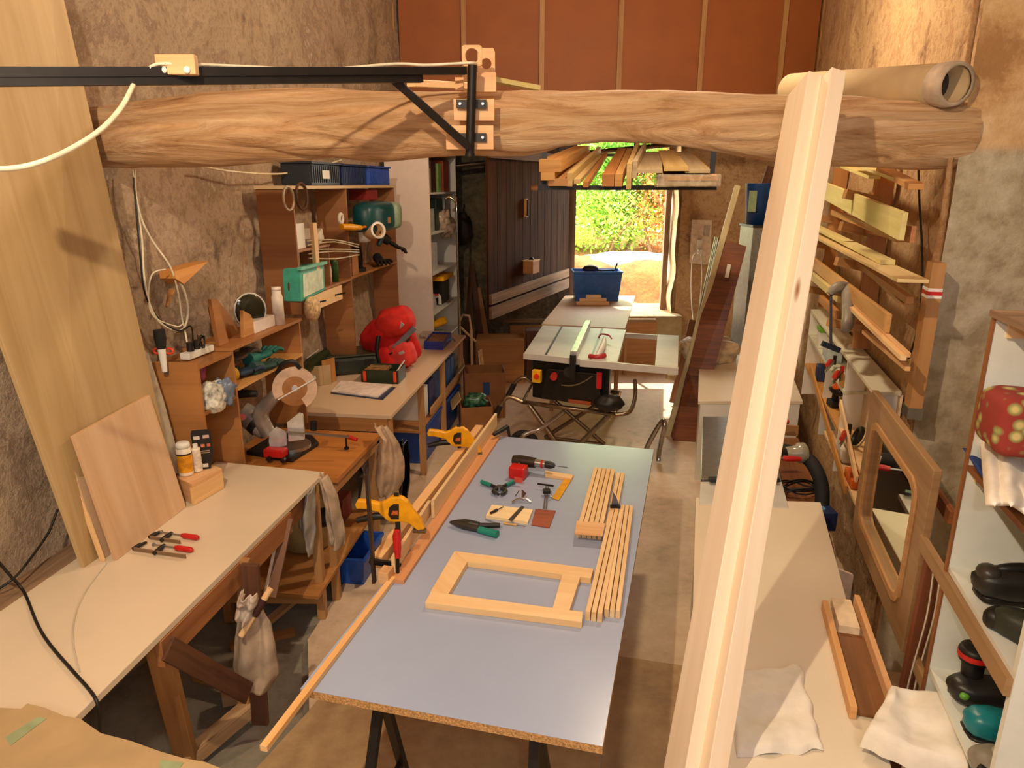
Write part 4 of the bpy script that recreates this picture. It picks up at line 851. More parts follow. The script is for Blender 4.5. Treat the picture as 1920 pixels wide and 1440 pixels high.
# desk shelf contents
tin('white_vase', 'tall white waisted plastic tube standing at the right end of the desk shelf', 'vase', 524, 608, 1.529, .036, .22, plain('ece0d2', .4), neck=.8)
lbox('white_box', 'long white printed box on the desk shelf beside the white tube', 'box', 4.30, .21, 1.529, .26, .08, .07, plain('e8dcd0', .5, var=.08)); lbox('pink_packet', 'small pink packet behind the long white box', 'packet', 4.34, .13, 1.529, .1, .05, .12, plain('d86a90', .5))
T = Thing('welding_visor', 'dark glossy visor with a metal rim standing on the desk shelf', 'visor'); c = PL(468, 582, .16)
T.part('shield', MB().ell(c, (.028, .095, .105), frame(NLw+DL*-.9), 24, 14, 0, .8), plain('2c2c20', .12)); T.part('rim', MB().tube([c+frame(NLw+DL*-.9)@V((.01, .098*math.cos(t*.39), .108*math.sin(t*.39))) for t in range(16)], .006, 6, closed=True), ALU); T.done()
def wedge(label, px, z, y0, pts, off, m): 
    return solo('wooden_wedge', label, 'wooden block', MB().prism([Lw(y0+a, off, z+b) for a, b in pts], NLw*.022), m, 'cut wooden blocks on the desk shelf', bevel=.001)
T1 = wedge('upright narrow wooden board standing left on the desk shelf', 0, 1.529, 3.82, [(0, 0), (.10, 0), (.03, .26), (-.03, .27)], .20, OR)
T1 = wedge('tilted wooden board with a curved top standing behind the narrow one', 0, 1.529, 3.95, [(0, 0), (.24, 0), (.16, .12), (.04, .24), (-.03, .2)], .12, OR)
wedge('curved wooden offcut in front of the dark visor', 0, 1.529, 4.05, [(0, 0), (.18, 0), (.10, .12), (.02, .16)], .22, wood('d29a58', 'b47c3c'))
T = Thing('paint_brush', 'white handled brush with black bristles standing bristles up at the left of the desk shelf', 'brush'); c = PY(309, 697, 3.405)
T.part('handle', MB().tube([c, c+V((0, 0, .13))], [.013, .02], 12), WHITE); T.part('bristles', MB().tube([c+V((0, 0, .12)), c+V((0, 0, .17)), c+V((0, 0, .215))], [.021, .029, .027], 14), KG); T.done()
T = Thing('scissors', 'orange handled scissors stuck behind the white brush', 'scissors'); c = PY(303, 660, 3.41)
for s in (-1, 1): T.part('handle', MB().tube([c+V((s*.03, .02, 0))+V((.02*math.cos(t*.785), 0, .014*math.sin(t*.785))) for t in range(8)], .006, 6, closed=True), plain('d84020', .4))
T.part('blades', MB().board(c+V((0, .02, 0)), c+V((0, .02, -.12)), .02, .003), STEEL); T.done()
T = Thing('power_strip', 'white power strip lying on the left part of the desk shelf', 'power strip'); a, b = PZ(347, 676, 1.515), PZ(394, 658, 1.515)
T.part('body', MB().board(a+V((0, 0, .02)), b+V((0, 0, .02)), .055, .035), WHITE, bevel=.004)
for t in (.25, .5): T.part('plug', MB().cyl(a.lerp(b, t)+V((0, 0, .038)), a.lerp(b, t)+V((0, 0, .085)), .018, n=12), BLK)
T.done()
pts = [PZ(377+7*math.cos(i*1.1), 640+12*math.sin(i*1.7), 1.60+.02*math.sin(i*2.3)) for i in range(14)]; cable('bunched thin black flex hanging above the power strip', pts, .004, BLK, 'bunched_flex')
glove(PZ(447, 668, 1.40), (.5, .9, .15), .26, BG, 'brown glove with teal edging, on top of the glove pile'); glove(PZ(492, 664, 1.38), (.35, 1, .1), .27, TG, 'teal green glove crossing the top of the pile'); glove(PZ(455, 697, 1.325), (.5, .9, 0), .26, NG, 'dark blue glove at the left bottom of the pile', plain('d8a820', .6)); glove(PZ(500, 685, 1.32), (.4, 1, 0), .26, plain('2a4a44', .7), 'grey-green glove at the right bottom of the pile')
solo('speckled_bag', 'white bag with dark speckles stuffed in the small compartment', 'bag', MB().ell(PZ(397, 745, 1.30), (.07, .09, .085), None, 24, 16, .25, .8), plain('e8dcc8', .7, var=.5, scale=28)); solo('blue_bag', 'crumpled blue-grey plastic bag beside the speckled bag', 'bag', MB().ell(PZ(420, 735, 1.31), (.05, .06, .07), None, 20, 14, .6, .8), plain('7888a0', .3, var=.3, scale=14)); solo('pink_cloth', 'small pink cloth ball at the back of the compartment', 'cloth', MB().ell(Lw(3.70, .15, 1.40), (.045, .04, .05), None, 14, 10, .4), plain('c86888', .8))
# wall hook and cable loops
hk = PL(320, 515, .0); T = Thing('wooden_peg', 'split wooden wedge peg driven into the stone wall with cables looped on it', 'peg')
T.part('wedge', MB().prism([PL(298, 508, .02), PL(345, 494, .02), PL(362, 490, .03), PL(345, 506, .03), PL(316, 532, .03), PL(300, 522, .03)], NLw*.09), wood('e0a058', 'b87830', 1)); T.part('spike', MB().tube([PL(322, 545, .02), PL(312, 575, .04)], [.02, .006], 6), ORANGE); T.done()
cable('cream cable running down the stone wall and looping low under the peg', [PL(252, 318, .04), PL(256, 380, .04), PL(266, 450, .05), PL(270, 520, .06), PL(280, 570, .06), PL(300, 605, .06), PL(330, 620, .07), PL(347, 612, .07), PL(352, 580, .08), PL(345, 545, .09), PL(330, 520, .11)], .006, IV)
cable('second cream cable, looping from the peg towards the power strip', [PL(248, 318, .05), PL(262, 400, .05), PL(285, 450, .06), PL(318, 498, .11), PL(332, 540, .09), PL(340, 590, .07), PL(345, 612, .07), PL(352, 650, .12), PL(352, 664, .15)], .005, IV)
cable('thin cream cable looped wide round the left of the peg', [PL(310, 505, .11), PL(285, 515, .09), PL(278, 560, .06), PL(290, 595, .06), PL(330, 612, .07), PL(342, 608, .08)], .004, IV)
cable('thin black cable following the cream loops down to the plugs', [PL(250, 330, .05), PL(262, 470, .06), PL(272, 550, .06), PL(300, 600, .06), PL(335, 620, .08), PL(358, 612, .1), PL(362, 645, .15)], .0045, BLK)
cable('thin wire hanging straight on the stone wall left of the wall shelf', [PL(459, 430, .03), PL(456, 500, .03), PL(452, 560, .06)], .0025, OAK, 'wire', 'wire')
cable('pale cable sagging below the rough beam at the left', [PL(380, 312, .06), PL(440, 322, .07), PL(520, 326, .09), PL(580, 318, .10), PL(640, 300, .12)], .006, IV)
cable('black cable crossing the white bench from the wall to the front edge', [PL(-10, 1045, .1), PZ(20, 1080, .93), PZ(45, 1110, .858), PZ(70, 1170, .858), PZ(95, 1210, .858), PZ(140, 1262, .858), PZ(165, 1290, .858), PZ(180, 1312, .855), PZ(187, 1340, .80), PZ(188, 1400, .62)], .0055, BLK)
cable('black cable hanging on the stone wall at the far left', [PL(108, 955, .06), PL(90, 1000, .07), PL(55, 1050, .08), PL(25, 1085, .09), PZ(-20, 1115, .87)], .005, BLK)
cable('pale flat string lying across the white bench', [PZ(200, 1056, .853), PZ(160, 1110, .853), PZ(140, 1160, .853), PZ(138, 1210, .853), PZ(150, 1260, .853)], .0022, plain('c8bca8', .5), 'string', 'string')
# bottles on a little stand
T = Thing('pine_stand', 'small pine stand with two knots at the back of the white bench', 'wooden stand'); q = [PZ(326, 893, .965), PZ(388, 868, .965), PZ(416, 878, .965), PZ(360, 908, .965)]
T.part('top', MB().prism(q, (0, 0, -.02)), PINEP, bevel=.002); T.part('front', MB().prism([q[3]+V((0, 0, -.02)), q[2]+V((0, 0, -.02)), V((q[2].x, q[2].y, .852)), V((q[3].x, q[3].y, .852))], NLw*-.015), wood('ecc48c', 'd4a468', 1, .5, True)); T.part('side', MB().prism([q[0]+V((0, 0, -.02)), q[3]+V((0, 0, -.02)), V((q[3].x, q[3].y, .852)), V((q[0].x, q[0].y, .852))], DL*.015), PINEP); T.done()
T = Thing('wipes_canister', 'white canister with an orange-yellow label on the pine stand', 'canister'); c = PZ(350, 889, .967)
k = T.part('body', MB().lathe([(0, 0), (.034, 0), (.036, .005), (.036, .145), (.03, .15), (0, .15)], c, UP, 28), plain('efe2cc', .4)); T.part('label', MB().lathe([(.0368, .02), (.0368, .115)], c, UP, 28), plain('f0a01c', .4, var=.25, scale=30), k); T.part('label_band', MB().lathe([(.0372, .112), (.0372, .120)], c, UP, 28), BLK, k)
T.part('lid', MB().lathe([(0, .175), (.028, .175), (.034, .168), (.035, .147), (.0, .147)], c, UP, 28), WHITE); T.done()
T = Thing('lattice_bottle', 'slim white ribbed bottle beside the canister', 'bottle'); c = PZ(372, 883, .967); pr = []
for i in range(17): pr.append((.021+.0025*(i % 2), .008*i))
T.part('body', MB().lathe([(0, 0)]+pr+[(0, .13)], c, UP, 20), plain('f0e4d0', .5, var=.15, scale=60)); T.part('cap', MB().cyl(c+V((0, 0, .13)), c+V((0, 0, .15)), .012), WHITE); T.done()
T = Thing('blister_pack', 'black pack with white and red print standing behind the slim bottle', 'package'); a = PZ(386, 878, .967); n_ = (NLw*.5-DL).normalized(); s_ = n_.cross(UP).normalized(); s_ = s_ if s_.x > 0 else -s_
q = [a+s_*-.02, a+s_*.025, a+s_*.045+V((0, 0, .09)), a+s_*.045+V((0, 0, .20)), a+s_*.03+V((0, 0, .215)), a-s_*.045+V((0, 0, .215)), a-s_*.05+V((0, 0, .2)), a-s_*.05+V((0, 0, .10))]
k = T.part('card', MB().prism(q, n_*.008), BLK)
f_ = n_*.010
for z, x, w_, h_, m in ((.175, -.025, .03, .018, plain('d8ccc0', .4)), (.178, .02, .03, .018, plain('c8a8a0', .4)), (.13, -.03, .018, .016, plain('c86048', .4)), (.13, 0, .018, .016, plain('d88060', .4)), (.13, .028, .016, .016, plain('c86048', .4)), (.10, 0, .06, .005, plain('b8a090', .4)), (.09, 0, .06, .005, plain('b8a090', .4)), (.02, 0, .03, .02, WHITE)):
    T.part('print', MB().box(a+s_*x+V((0, 0, z))+n_*.008, (w_, .003, h_), frame(s_)), m, k)
T.done()
# two small F clamps on the white bench
def fclamp(T, c, d, s, L, th=.02, red=RED):
    d = V(d).normalized(); s = V(s).normalized(); h = V((0, 0, .012))
    T.part('bar', MB().board(c+h, c+d*L+h, .005, .016), wood('8c7050', '6a5038'))
    T.part('fixed_jaw', MB().tube([c+h-d*.005, c+s*.03+h, c+s*.065+d*.015+h], [.008, .010, .006], 8), BLK)
    p = c+d*L*.42; T.part('sliding_jaw', MB().tube([p+h-s*.01, p+s*.03+h, p+s*.062+h], [.009, .011, .008], 8), BLK)
    q = p+s*.055+h; T.part('spindle', MB().cyl(q-d*.05, q+d*.06, .004, n=8), STEEL); k = T.part('handle', MB().tube([q+d*.06, q+d*.075, q+d*.14, q+d*.15], [.009, .0125, .0125, .008], 12), red)
    T.part('pad', MB().cyl(q-d*.055, q-d*.05, .009, n=10), STEEL, k)
for c_, e_, s_, lb in (((252, 1034), (340, 1047), (300, 998), 'nearer of two small red-handled clamps lying on the white bench'), ((282, 1012), (345, 1022), (340, 972), 'further of two small red-handled clamps lying on the white bench')):
    T = Thing('small_clamp', lb, 'clamp', 'red-handled clamps on the white bench'); a = PZ(*c_, .852); b_ = PZ(*e_, .852); fclamp(T, a, b_-a, PZ(*s_, .852)-a, (b_-a).length*(1.1 if 'nearer' in lb else .9)); T.done()

# ================================================================ MITRE SAW
T = Thing('mitre_saw', 'mitre saw with a clear blade guard and silver fence on the orange-brown bench', 'mitre saw')
mc = PZ(535, 845, ZM+.03); T.part('base', MB().prism([PZ(462, 853, ZM+.001), PZ(548, 868, ZM+.001), PZ(598, 836, ZM+.001), PZ(585, 822, ZM+.001), PZ(520, 818, ZM+.001)], (0, 0, .03)), BLK, bevel=.006)
T.part('turntable', MB().cyl(PZ(548, 838, ZM+.031), PZ(548, 838, ZM+.031)+V((0, 0, .02)), .115, n=36), STEEL); T.part('front_grip', MB().box(PZ(517, 848, ZM+.06), (.13, .07, .05), frame((1, -.15, 0))), RED, bevel=.008)
for x, y in ((506, 858), (533, 861)): T.part('knob', MB().cyl(PZ(x, y, ZM+.035), PZ(x, y, ZM+.035)+V((0, -.03, 0)), .014, n=12), DSTEEL)
def fence(q, nm): T.part(nm, MB().prism([PY(x, y, 4.03) for x, y in q], (0, .02, 0)), plain('e8e8e6', .25, .5))
fence([(504, 828), (505, 812), (516, 802), (536, 812), (536, 836), (506, 840)], 'left_fence'); fence([(540, 808), (538, 792), (560, 775), (567, 778), (570, 812), (570, 824), (541, 828)], 'right_fence')
T.part('fence_rail', MB().board(PY(535, 809, 4.0), PY(655, 819, 4.0), .012, .012), STEEL)
T.part('motor', MB().tube([PY(452, 772, 4.15), PY(478, 790, 4.15), PY(500, 812, 4.12)], [.07, .075, .05], 16, spl=3), plain('8c8078', .4)); T.part('motor_band', MB().cyl(PY(480, 790, 4.15), PY(489, 798, 4.14), .079), BLK); T.part('motor_cap', MB().cyl(PY(455, 782, 4.08), PY(455, 782, 4.05), .02), plain('c83c20', .4))
T.part('arm', MB().tube([PY(505, 815, 4.1), PY(488, 778, 4.1), PY(510, 748, 4.08), PY(535, 722, 4.05)], [.045, .05, .04, .03], 12, spl=3), plain('a89c90', .35, .4))
bc0 = PY(553, 728, 3.98); ax = V((.25, -1, .18)).normalized()
T.part('blade', MB().cyl(bc0, bc0+ax*.003, .105, n=48), plain('c49060', .18, .9)); T.part('hub', MB().cyl(bc0+ax*.003, bc0+ax*.014, .018, n=16), STEEL)
R_ = frame(ax, (0, 0, 1))
def arc(a0, a1, r, n=20, off=.01): return [bc0+ax*off+R_@V((0, r*math.cos(a0+(a1-a0)*i/n), r*math.sin(a0+(a1-a0)*i/n))) for i in range(n+1)]
g_ = MB(); o_, i_ = arc(-1.1, 3.6, .128), arc(-1.1, 3.6, .072); n_ = len(o_)
vs = o_+i_+[p-ax*.03 for p in o_]+[p-ax*.03 for p in i_]; fs = []
for i in range(n_-1): fs += [(i, i+1, n_+i+1, n_+i), (2*n_+i, 3*n_+i, 3*n_+i+1, 2*n_+i+1), (i, 2*n_+i, 2*n_+i+1, i+1), (n_+i, n_+i+1, 3*n_+i+1, 3*n_+i)]
g_.add(vs, fs); T.part('guard', g_, plain('e8c8ac', .15, alpha=.72)); T.part('guard_strut', MB().cyl(bc0+ax*.014+R_@V((0, .12, .05)), bc0+ax*.014+R_@V((0, -.1, -.06)), .005, n=8), ALU)
T.part('handle', MB().tube([PY(520, 700, 4.0), PY(530, 683, 3.98), PY(550, 678, 3.98), PY(562, 690, 4.0)], .014, 10, spl=4), BLK); T.part('head', MB().ell(PY(575, 712, 4.08), (.06, .05, .04)), plain('98a0a0', .3, .5))
T.part('carry_handle', MB().tube([PY(437, 742, 4.0), PY(455, 738, 4.0), PY(482, 738, 4.0)], [.022, .026, .02], 10), BLK); T.part('clamp_base', MB().cyl(PY(588, 806, 3.98), PY(588, 790, 3.98), .022, n=14), DSTEEL); T.done()
T = Thing('screw_clamp', 'small clamp with a red grip at the end of the saw fence', 'clamp'); a = PZ(650, 842, ZM+.001)
T.part('foot', MB().cyl(a, a+V((0, 0, .012)), .016, n=12), DSTEEL); T.part('screw', MB().cyl(a, a+V((0, 0, .085)), .006, n=8), DSTEEL); b_ = a+V((0, 0, .085)); T.part('grip', MB().tube([b_+V((.01, 0, 0)), b_+V((.075, -.02, -.015))], [.014, .012], 10), RED); T.done()
T = Thing('green_grinder', 'dark green grinder with a black handle leaning behind the mitre saw', 'grinder'); a = PZ(578, 690, 1.0)
T.part('body', MB().tube([PZ(565, 700, 1.0), PZ(590, 678, 1.02), PZ(622, 655, 1.04)], [.03, .05, .03], 12, spl=4), plain('28381c', .4)); T.part('handle', MB().tube([PZ(520, 700, 1.03), PZ(535, 685, 1.07), PZ(556, 682, 1.05)], .022, 10, spl=3), BLK); T.part('edge', MB().cyl(PZ(575, 672, 1.08), PZ(597, 656, 1.09), .006), ALU); T.done()
# ================================================================ LONG BENCH CLUTTER
def bench_pt(s, t, z=ZB+.001): return MBf0+MBd*s+MBn*t+V((0, 0, z-ZB))
def obox(name, label, cat, c, size, d, m, group=None, bevel=.003): return solo(name, label, cat, MB().box(c+V((0, 0, size[2]/2)), size, frame(d)), m, group, bevel=bevel)
obox('cardboard_flap', 'open cardboard box end beside the grey tool case', 'cardboard box', PZ(603, 722, ZB+.001), (.16, .012, .16), (1, .5, 0), CARD); obox('cardboard_flap', 'taller orange cardboard flap next to the grey tool case', 'cardboard box', PZ(618, 718, ZB+.001), (.14, .012, .2), (.6, 1, 0), ORANGE)
T = Thing('tool_case', 'large grey-green power tool case lying on the long workbench', 'case'); c = PZ(655, 694, ZB+.001); d = V((.95, .35, 0)); R_ = frame(d)
T.part('shell', MB().box(c+V((0, 0, .08)), (.46, .36, .15), R_), plain('2c3228', .4), bevel=.03); T.part('lid', MB().box(c+V((0, 0, .162)), (.44, .34, .02), R_), plain('3c3e30', .35), bevel=.01); T.part('label_strip', MB().box(c+R_@V((-.03, .02, .175)), (.26, .10, .004), R_), plain('6a5034', .4, var=.3)); 
T.part('latch', MB().box(c+R_@V((.15, -.185, .10)), (.07, .02, .06), R_), BLK); T.part('latch', MB().box(c+R_@V((-.15, -.185, .10)), (.07, .02, .06), R_), BLK); T.done()
T = Thing('tool_box', 'dark green open toolbox with orange latches in front of the red backpack', 'toolbox'); c = PZ(720, 712, ZB+.001); d = V((1, -.12, 0)); R_ = frame(d)
w_ = MB(); w_.box(c+R_@V((0, 0, .006)), (.31, .23, .012), R_)
for s in (-1, 1): w_.box(c+R_@V((0, s*.11, .055)), (.31, .012, .11), R_); w_.box(c+R_@V((s*.15, 0, .055)), (.012, .21, .11), R_)
T.part('body', w_, plain('1c2c14', .4), bevel=.004); T.part('tray', MB().box(c+R_@V((-.05, .0, .09)), (.18, .2, .02), R_), plain('9a7a4c', .5, var=.5, scale=30)); 
for s in (-.12, .13): T.part('latch', MB().box(c+R_@V((s, -.123, .06)), (.022, .012, .085), R_), plain('e04820', .4))
T.part('handle', MB().tube([c+R_@V((.12, .06, .10)), c+R_@V((.17, .03, .16)), c+R_@V((.165, -.06, .14)), c+R_@V((.14, -.1, .1))], .006, 8, spl=4), ALU); T.done()
T = Thing('clipboard', 'dark blue folder with loose white papers on the near end of the long workbench', 'clipboard'); q = [PZ(620, 738, ZB+.002), PZ(635, 720, ZB+.002), PZ(742, 727, ZB+.002), PZ(718, 750, ZB+.002)]
k = T.part('folder', MB().prism(q, (0, 0, .006)), plain('2c3450', .4)); q2 = [PZ(622, 735, ZB+.009), PZ(640, 716, ZB+.009), PZ(735, 724, ZB+.009), PZ(708, 746, ZB+.009)]
T.part('papers', MB().prism(q2, (0, 0, .012)), plain('efe0d2', .6)); T.part('clip', MB().tube([PZ(630, 728, ZB+.025), PZ(638, 721, ZB+.03)], .004, 6), ALU); T.done()
# red backpack
T = Thing('backpack', 'bright red backpack with grey trim and black straps standing on the long workbench', 'backpack'); c = PZ(733, 652, ZB+.2)
c = V((c.x-.02, c.y+.1, ZB+.215)); R_ = frame((.85, -.25, .25), (-.2, -.1, 1)); RP = plain('c4100c', .85, var=.15)
T.part('main_bag', MB().ell(c, (.25, .14, .24), R_, 28, 18, .12, .75), RP); T.part('top_pocket', MB().ell(c+V((.06, -.06, .20)), (.17, .13, .13), R_, 24, 14, .15, .75), plain('cc2418', .85)); T.part('front_pocket', MB().ell(c+V((.12, -.14, -.06)), (.12, .08, .11), R_, 20, 14, .1, .6), plain('d83c34', .85)); T.part('side_pocket', MB().ell(c+V((-.02, -.15, -.10)), (.08, .05, .1), R_, 18, 12, .1, .6), RP)
T.part('trim', MB().board(c+V((.06, -.20, .0)), c+V((.24, -.15, .17)), .02, .045), plain('6c6c70', .5), bevel=.004); T.part('badge', MB().box(c+V((.12, -.185, .20)), (.07, .012, .05), frame((.7, -.3, .7))), plain('b8b0b0', .4)); T.part('badge', MB().box(c+V((.13, -.225, -.03)), (.05, .01, .025), frame((.8, -.2, .4))), plain('b8a0a0', .4))
T.part('strap', MB().tube([c+V((-.07, -.15, .10)), c+V((-.085, -.175, .0)), c+V((-.07, -.18, -.12)), c+V((-.04, -.15, -.2))], .018, 8, spl=4), BLK); T.part('strap', MB().tube([c+V((-.10, -.12, -.02)), c+V((.03, -.2, -.045)), c+V((.20, -.17, .08))], .008, 8, spl=4), BLK); T.part('vent_panel', MB().ell(c+V((-.01, -.11, .22)), (.08, .05, .04), R_), plain('201c1c', .7)); T.done()
tin('glue_jar', 'big clear jar with an orange lid behind the toolbox', 'jar', 686, 672, ZB+.001, .055, .15, plain('b8a490', .25, alpha=.8), plain('c87824', .4)); 
solo('orange_cup', 'orange tinted glass bowl inside the toolbox corner', 'bowl', MB().lathe([(.03, 0), (.06, .03), (.065, .07), (.06, .07), (.05, .03), (0, .01)], PZ(742, 682, ZB+.05), UP, 20), plain('d88c30', .2, alpha=.8))
T = Thing('wooden_mallet', 'wooden mallet with a dark brown block head on the long workbench', 'mallet'); c = PZ(776, 668, ZB+.001)
T.part('head', MB().box(c+V((0, 0, .055)), (.10, .13, .09), frame((1, .05, 0))), wood('7a4c38', '5a3428'), bevel=.006); T.part('handle', MB().board(c+V((-.02, .05, .08)), c+V((-.20, .1, .09)), .025, .03), PINE); T.part('cap', MB().box(c+V((0, .1, .06)), (.09, .11, .12), frame((1, .05, 0))), OAK, bevel=.006); T.done()
T = Thing('parts_tray', 'blue sided tray full of screws near the end of the long workbench', 'tray'); q = [PZ(796, 655, ZB+.001), PZ(830, 656, ZB+.001), PZ(846, 638, ZB+.001), PZ(812, 636, ZB+.001)]
w_ = MB()
for i in range(4): w_.board(q[i]+V((0, 0, .04)), q[(i+1) % 4]+V((0, 0, .04)), .008, .08)
T.part('wall', w_, plain('2c3c9c', .4)); T.part('contents', MB().prism(q, (0, 0, .06)), plain('8a6040', .6, var=.5, scale=60)); T.done()
obox('clear_box', 'clear plastic box with metal bits behind the blue tray', 'box', PZ(813, 632, ZB+.001), (.26, .16, .05), (1, 0, 0), plain('b8a898', .3, var=.4, scale=40)); solo('rolled_tape', 'blue tape strip dangling off the clear box', 'tape', MB().tube([PZ(838, 640, .93), PZ(848, 634, .96), PZ(853, 640, .88)], .008, 6, spl=3), plain('5878b0', .4))
# white shelving contents
sh = 'items on the white shelving'
def wb(name, label, cat, y, z, sy, sz, m, off=.33, so=.24, bevel=.004): return lbox(name, label, cat, y, off, z+.001, sy, so, sz, m, sh, bevel)
wb('book', 'green book standing on the highest visible shelf of the white shelving', 'book', 8.1, 2.32, .16, .30, plain('7a9a50', .5)); wb('box', 'orange-red box filling the far end of the highest shelf', 'box', 8.42, 2.32, .30, .34, plain('c05828', .5)); wb('tin', 'dark tin near the front of the highest shelf', 'tin', 7.82, 2.32, .2, .32, plain('4c2c24', .4, var=.4)); wb('organiser_box', 'pale grey organiser box at the near end of the highest shelf', 'box', 7.60, 2.32, .2, .24, plain('b8b8a0', .4))
wb('clear_bin', 'clear plastic bin at the near end of the second shelf', 'bin', 7.66, 1.91, .30, .24, plain('ccd0c8', .25)); wb('binder', 'dark green binder standing on the second shelf', 'binder', 8.05, 1.91, .3, .34, plain('1c3028', .4)); wb('magazine_rack', 'pale striped document holder at the far end of the second shelf', 'document holder', 8.42, 1.91, .25, .36, plain('c8ccc0', .4))
wb('white_basket', 'white plastic basket with holes on the middle shelf', 'basket', 7.72, 1.486, .34, .30, plain('e0dcd8', .4)); solo('clear_bag', 'crumpled clear plastic bag hanging out over the middle shelf', 'bag', MB().ell(Lw(8.15, .48, 1.98), (.12, .16, .14), None, 22, 14, .6), plain('b8a088', .25, var=.3), sh)
wb('yellow_case', 'flat black case with a yellow lid on the fourth shelf', 'case', 8.25, 1.06, .36, .28, plain('1c1a1c', .4)); lbox('case_lid', 'yellow lid tray lying on the black case on the fourth shelf', 'lid', 8.2, .35, 1.345, .5, .3, .05, YEL, sh); 
T = Thing('hand_tool', 'white and red hand tool lying on the fourth shelf', 'tool', sh); c = Lw(7.75, .36, 1.061); T.part('body', MB().ell(c+V((0, 0, .09)), (.09, .16, .085), None, 18, 12, .2, .7), plain('b8c0b8', .3)); T.part('red_part', MB().board(c+V((0, .02, .16)), c+V((.1, .12, .14)), .03, .02), RED); T.part('nozzle', MB().tube([c+V((.03, .1, .1)), c+V((.1, .2, .12)), c+V((.11, .24, .02))], .022, 8, spl=3), WHITE); T.done()
c = Lw(8.1, .36, .76); solo('yellow_cylinder', 'yellow cylinder lying on the lowest visible shelf', 'cylinder', MB().cyl(c+V((-.08, -.1, .06)), c+V((.08, .12, .08)), .05, n=20), YEL, sh); wb('tool_tray', 'grey tray of small metal parts on the lowest visible shelf', 'tray', 7.9, .70, .5, .05, plain('7c8478', .4, var=.6, scale=50)); wb('small_crate', 'dark green crate at the near end of the lowest visible shelf', 'crate', 7.58, .70, .2, .12, plain('304030', .4))
T = Thing('steel_pole', 'thin chrome tube with a hooked top standing in front of the white shelving', 'pole'); a = V((-.60, 7.9, 0)); a = PY(857, 420, 7.9); T.part('tube', MB().tube([V((a.x, 7.9, .01)), V((a.x, 7.9, 2.1)), V((a.x-.02, 7.9, 2.22)), V((a.x-.08, 7.9, 2.27)), V((a.x-.12, 7.9, 2.25))], .016, 10, spl=4), plain('b0a898', .2, .9)); T.part('foot', MB().cyl(V((a.x, 7.9, .0)), V((a.x, 7.9, .05)), .03), BLK); T.done()

# ================================================================ UNDER THE LEFT BENCHES
def tub(name, label, x, y, z, sx, sy, sz, m, rot=DL, group=None, tip=.88, cat='tub'):
    R = frame(rot); c = V((x, y, z)); T = Thing(name, label, cat, group); vs = []; fs = []
    for (k, zz, t) in ((tip, 0, 0), (1, sz, 0), (1, sz, .012), (tip, .012, .012)):
        for a, b in ((-1, -1), (1, -1), (1, 1), (-1, 1)): vs.append(c+R@V((a*(sy/2*k-t), b*(sx/2*k-t), zz)))
    fs = [(3, 2, 1, 0), (12, 13, 14, 15)]
    for r in range(3):
        for i in range(4): j = (i+1) % 4; fs.append((r*4+i, r*4+j, r*4+4+j, r*4+4+i))
    T.part('shell', MB().add(vs, fs), m, bevel=.004); rim = MB()
    q = [c+R@V((a*sy/2, b*sx/2, sz)) for a, b in ((-1, -1), (1, -1), (1, 1), (-1, 1))]
    for i in range(4): rim.board(q[i], q[(i+1) % 4], .022, .018)
    T.part('rim', rim, m, bevel=.003); T.done(); return T
p = bench_pt(1.45, .3, 0); tub('blue_tub', 'big blue plastic tub on the floor under the long workbench, nearer one', p.x, p.y, 0, .5, .62, .36, BLUE, group='blue tubs under the long workbench')
p = bench_pt(2.2, .28, 0); tub('blue_tub', 'big blue plastic tub on the floor under the far end of the long workbench', p.x, p.y, 0, .5, .6, .36, BLUE, group='blue tubs under the long workbench')
for i, s in enumerate((1.25, 1.5, 1.95, 2.2, 2.45)):
    p = bench_pt(s, .25, .412); nm = ['white plastic case in front on the shelf under the long workbench', 'dark blue file box second along under the long workbench', 'grey-blue document box with black edges under the long workbench', 'blue storage box fourth along under the long workbench', 'furthest blue storage box under the long workbench'][i]
    obox('storage_box', nm, 'box', p, (.2, .34, .28), MBd, [WHITE, plain('1c2c60', .4), plain('7c94b8', .4), plain('3868b0', .4), plain('4878b8', .4)][i], 'boxes on the shelf under the long workbench')
# bucket, vacuum and bags under the wooden bench
a = PZ(650, 990, .40); T = Thing('shop_vacuum', 'round pale green bucket vacuum under the wooden bench', 'vacuum'); c = V((-1.28, 3.95, .245))
T.part('drum', MB().lathe([(0, 0), (.15, 0), (.17, .3), (.165, .36), (.12, .44), (.05, .46), (0, .46)], c, UP, 32), plain('c8c090', .4)); T.part('motor_head', MB().ell(c+V((.12, -.1, .22)), (.1, .09, .06)), BLK); T.done()
tub('blue_tub', 'small blue tub on the floor below the wooden bench', -1.05, 4.02, 0, .34, .36, .18, BLUE)
obox('red_box', 'small dark red box on the lower shelf of the wooden bench', 'box', V((-1.2, 4.28, .25)), (.16, .2, .16), DL, plain('7c2c28', .5))
def hang(name, label, cat, lp, rp, Y, m, wav=.02, seed=0, sol=.004, group=None):
    def at(lst, v):
        x = v*(len(lst)-1); i = min(int(x), len(lst)-2); t = x-i; return (lst[i][0]*(1-t)+lst[i+1][0]*t, lst[i][1]*(1-t)+lst[i+1][1]*t)
    def g(u, v):
        a, b = at(lp, v), at(rp, v); p = PY(a[0]*(1-u)+b[0]*u, a[1]*(1-u)+b[1]*u, Y)
        return p+V((0, wav*math.sin(u*11+seed+v*2)*(1-.3*v)+.02*noise.noise(V((u*4, v*4, seed)))-.06*math.sin(math.pi*u), 0))+V((.006*noise.noise(V((u*6, v*6, seed))), 0, .006*noise.noise(V((u*5, v*5, seed+2)))))
    return solo(name, label, cat, MB().grid(g, 30, 34), m, group, solid=sol)
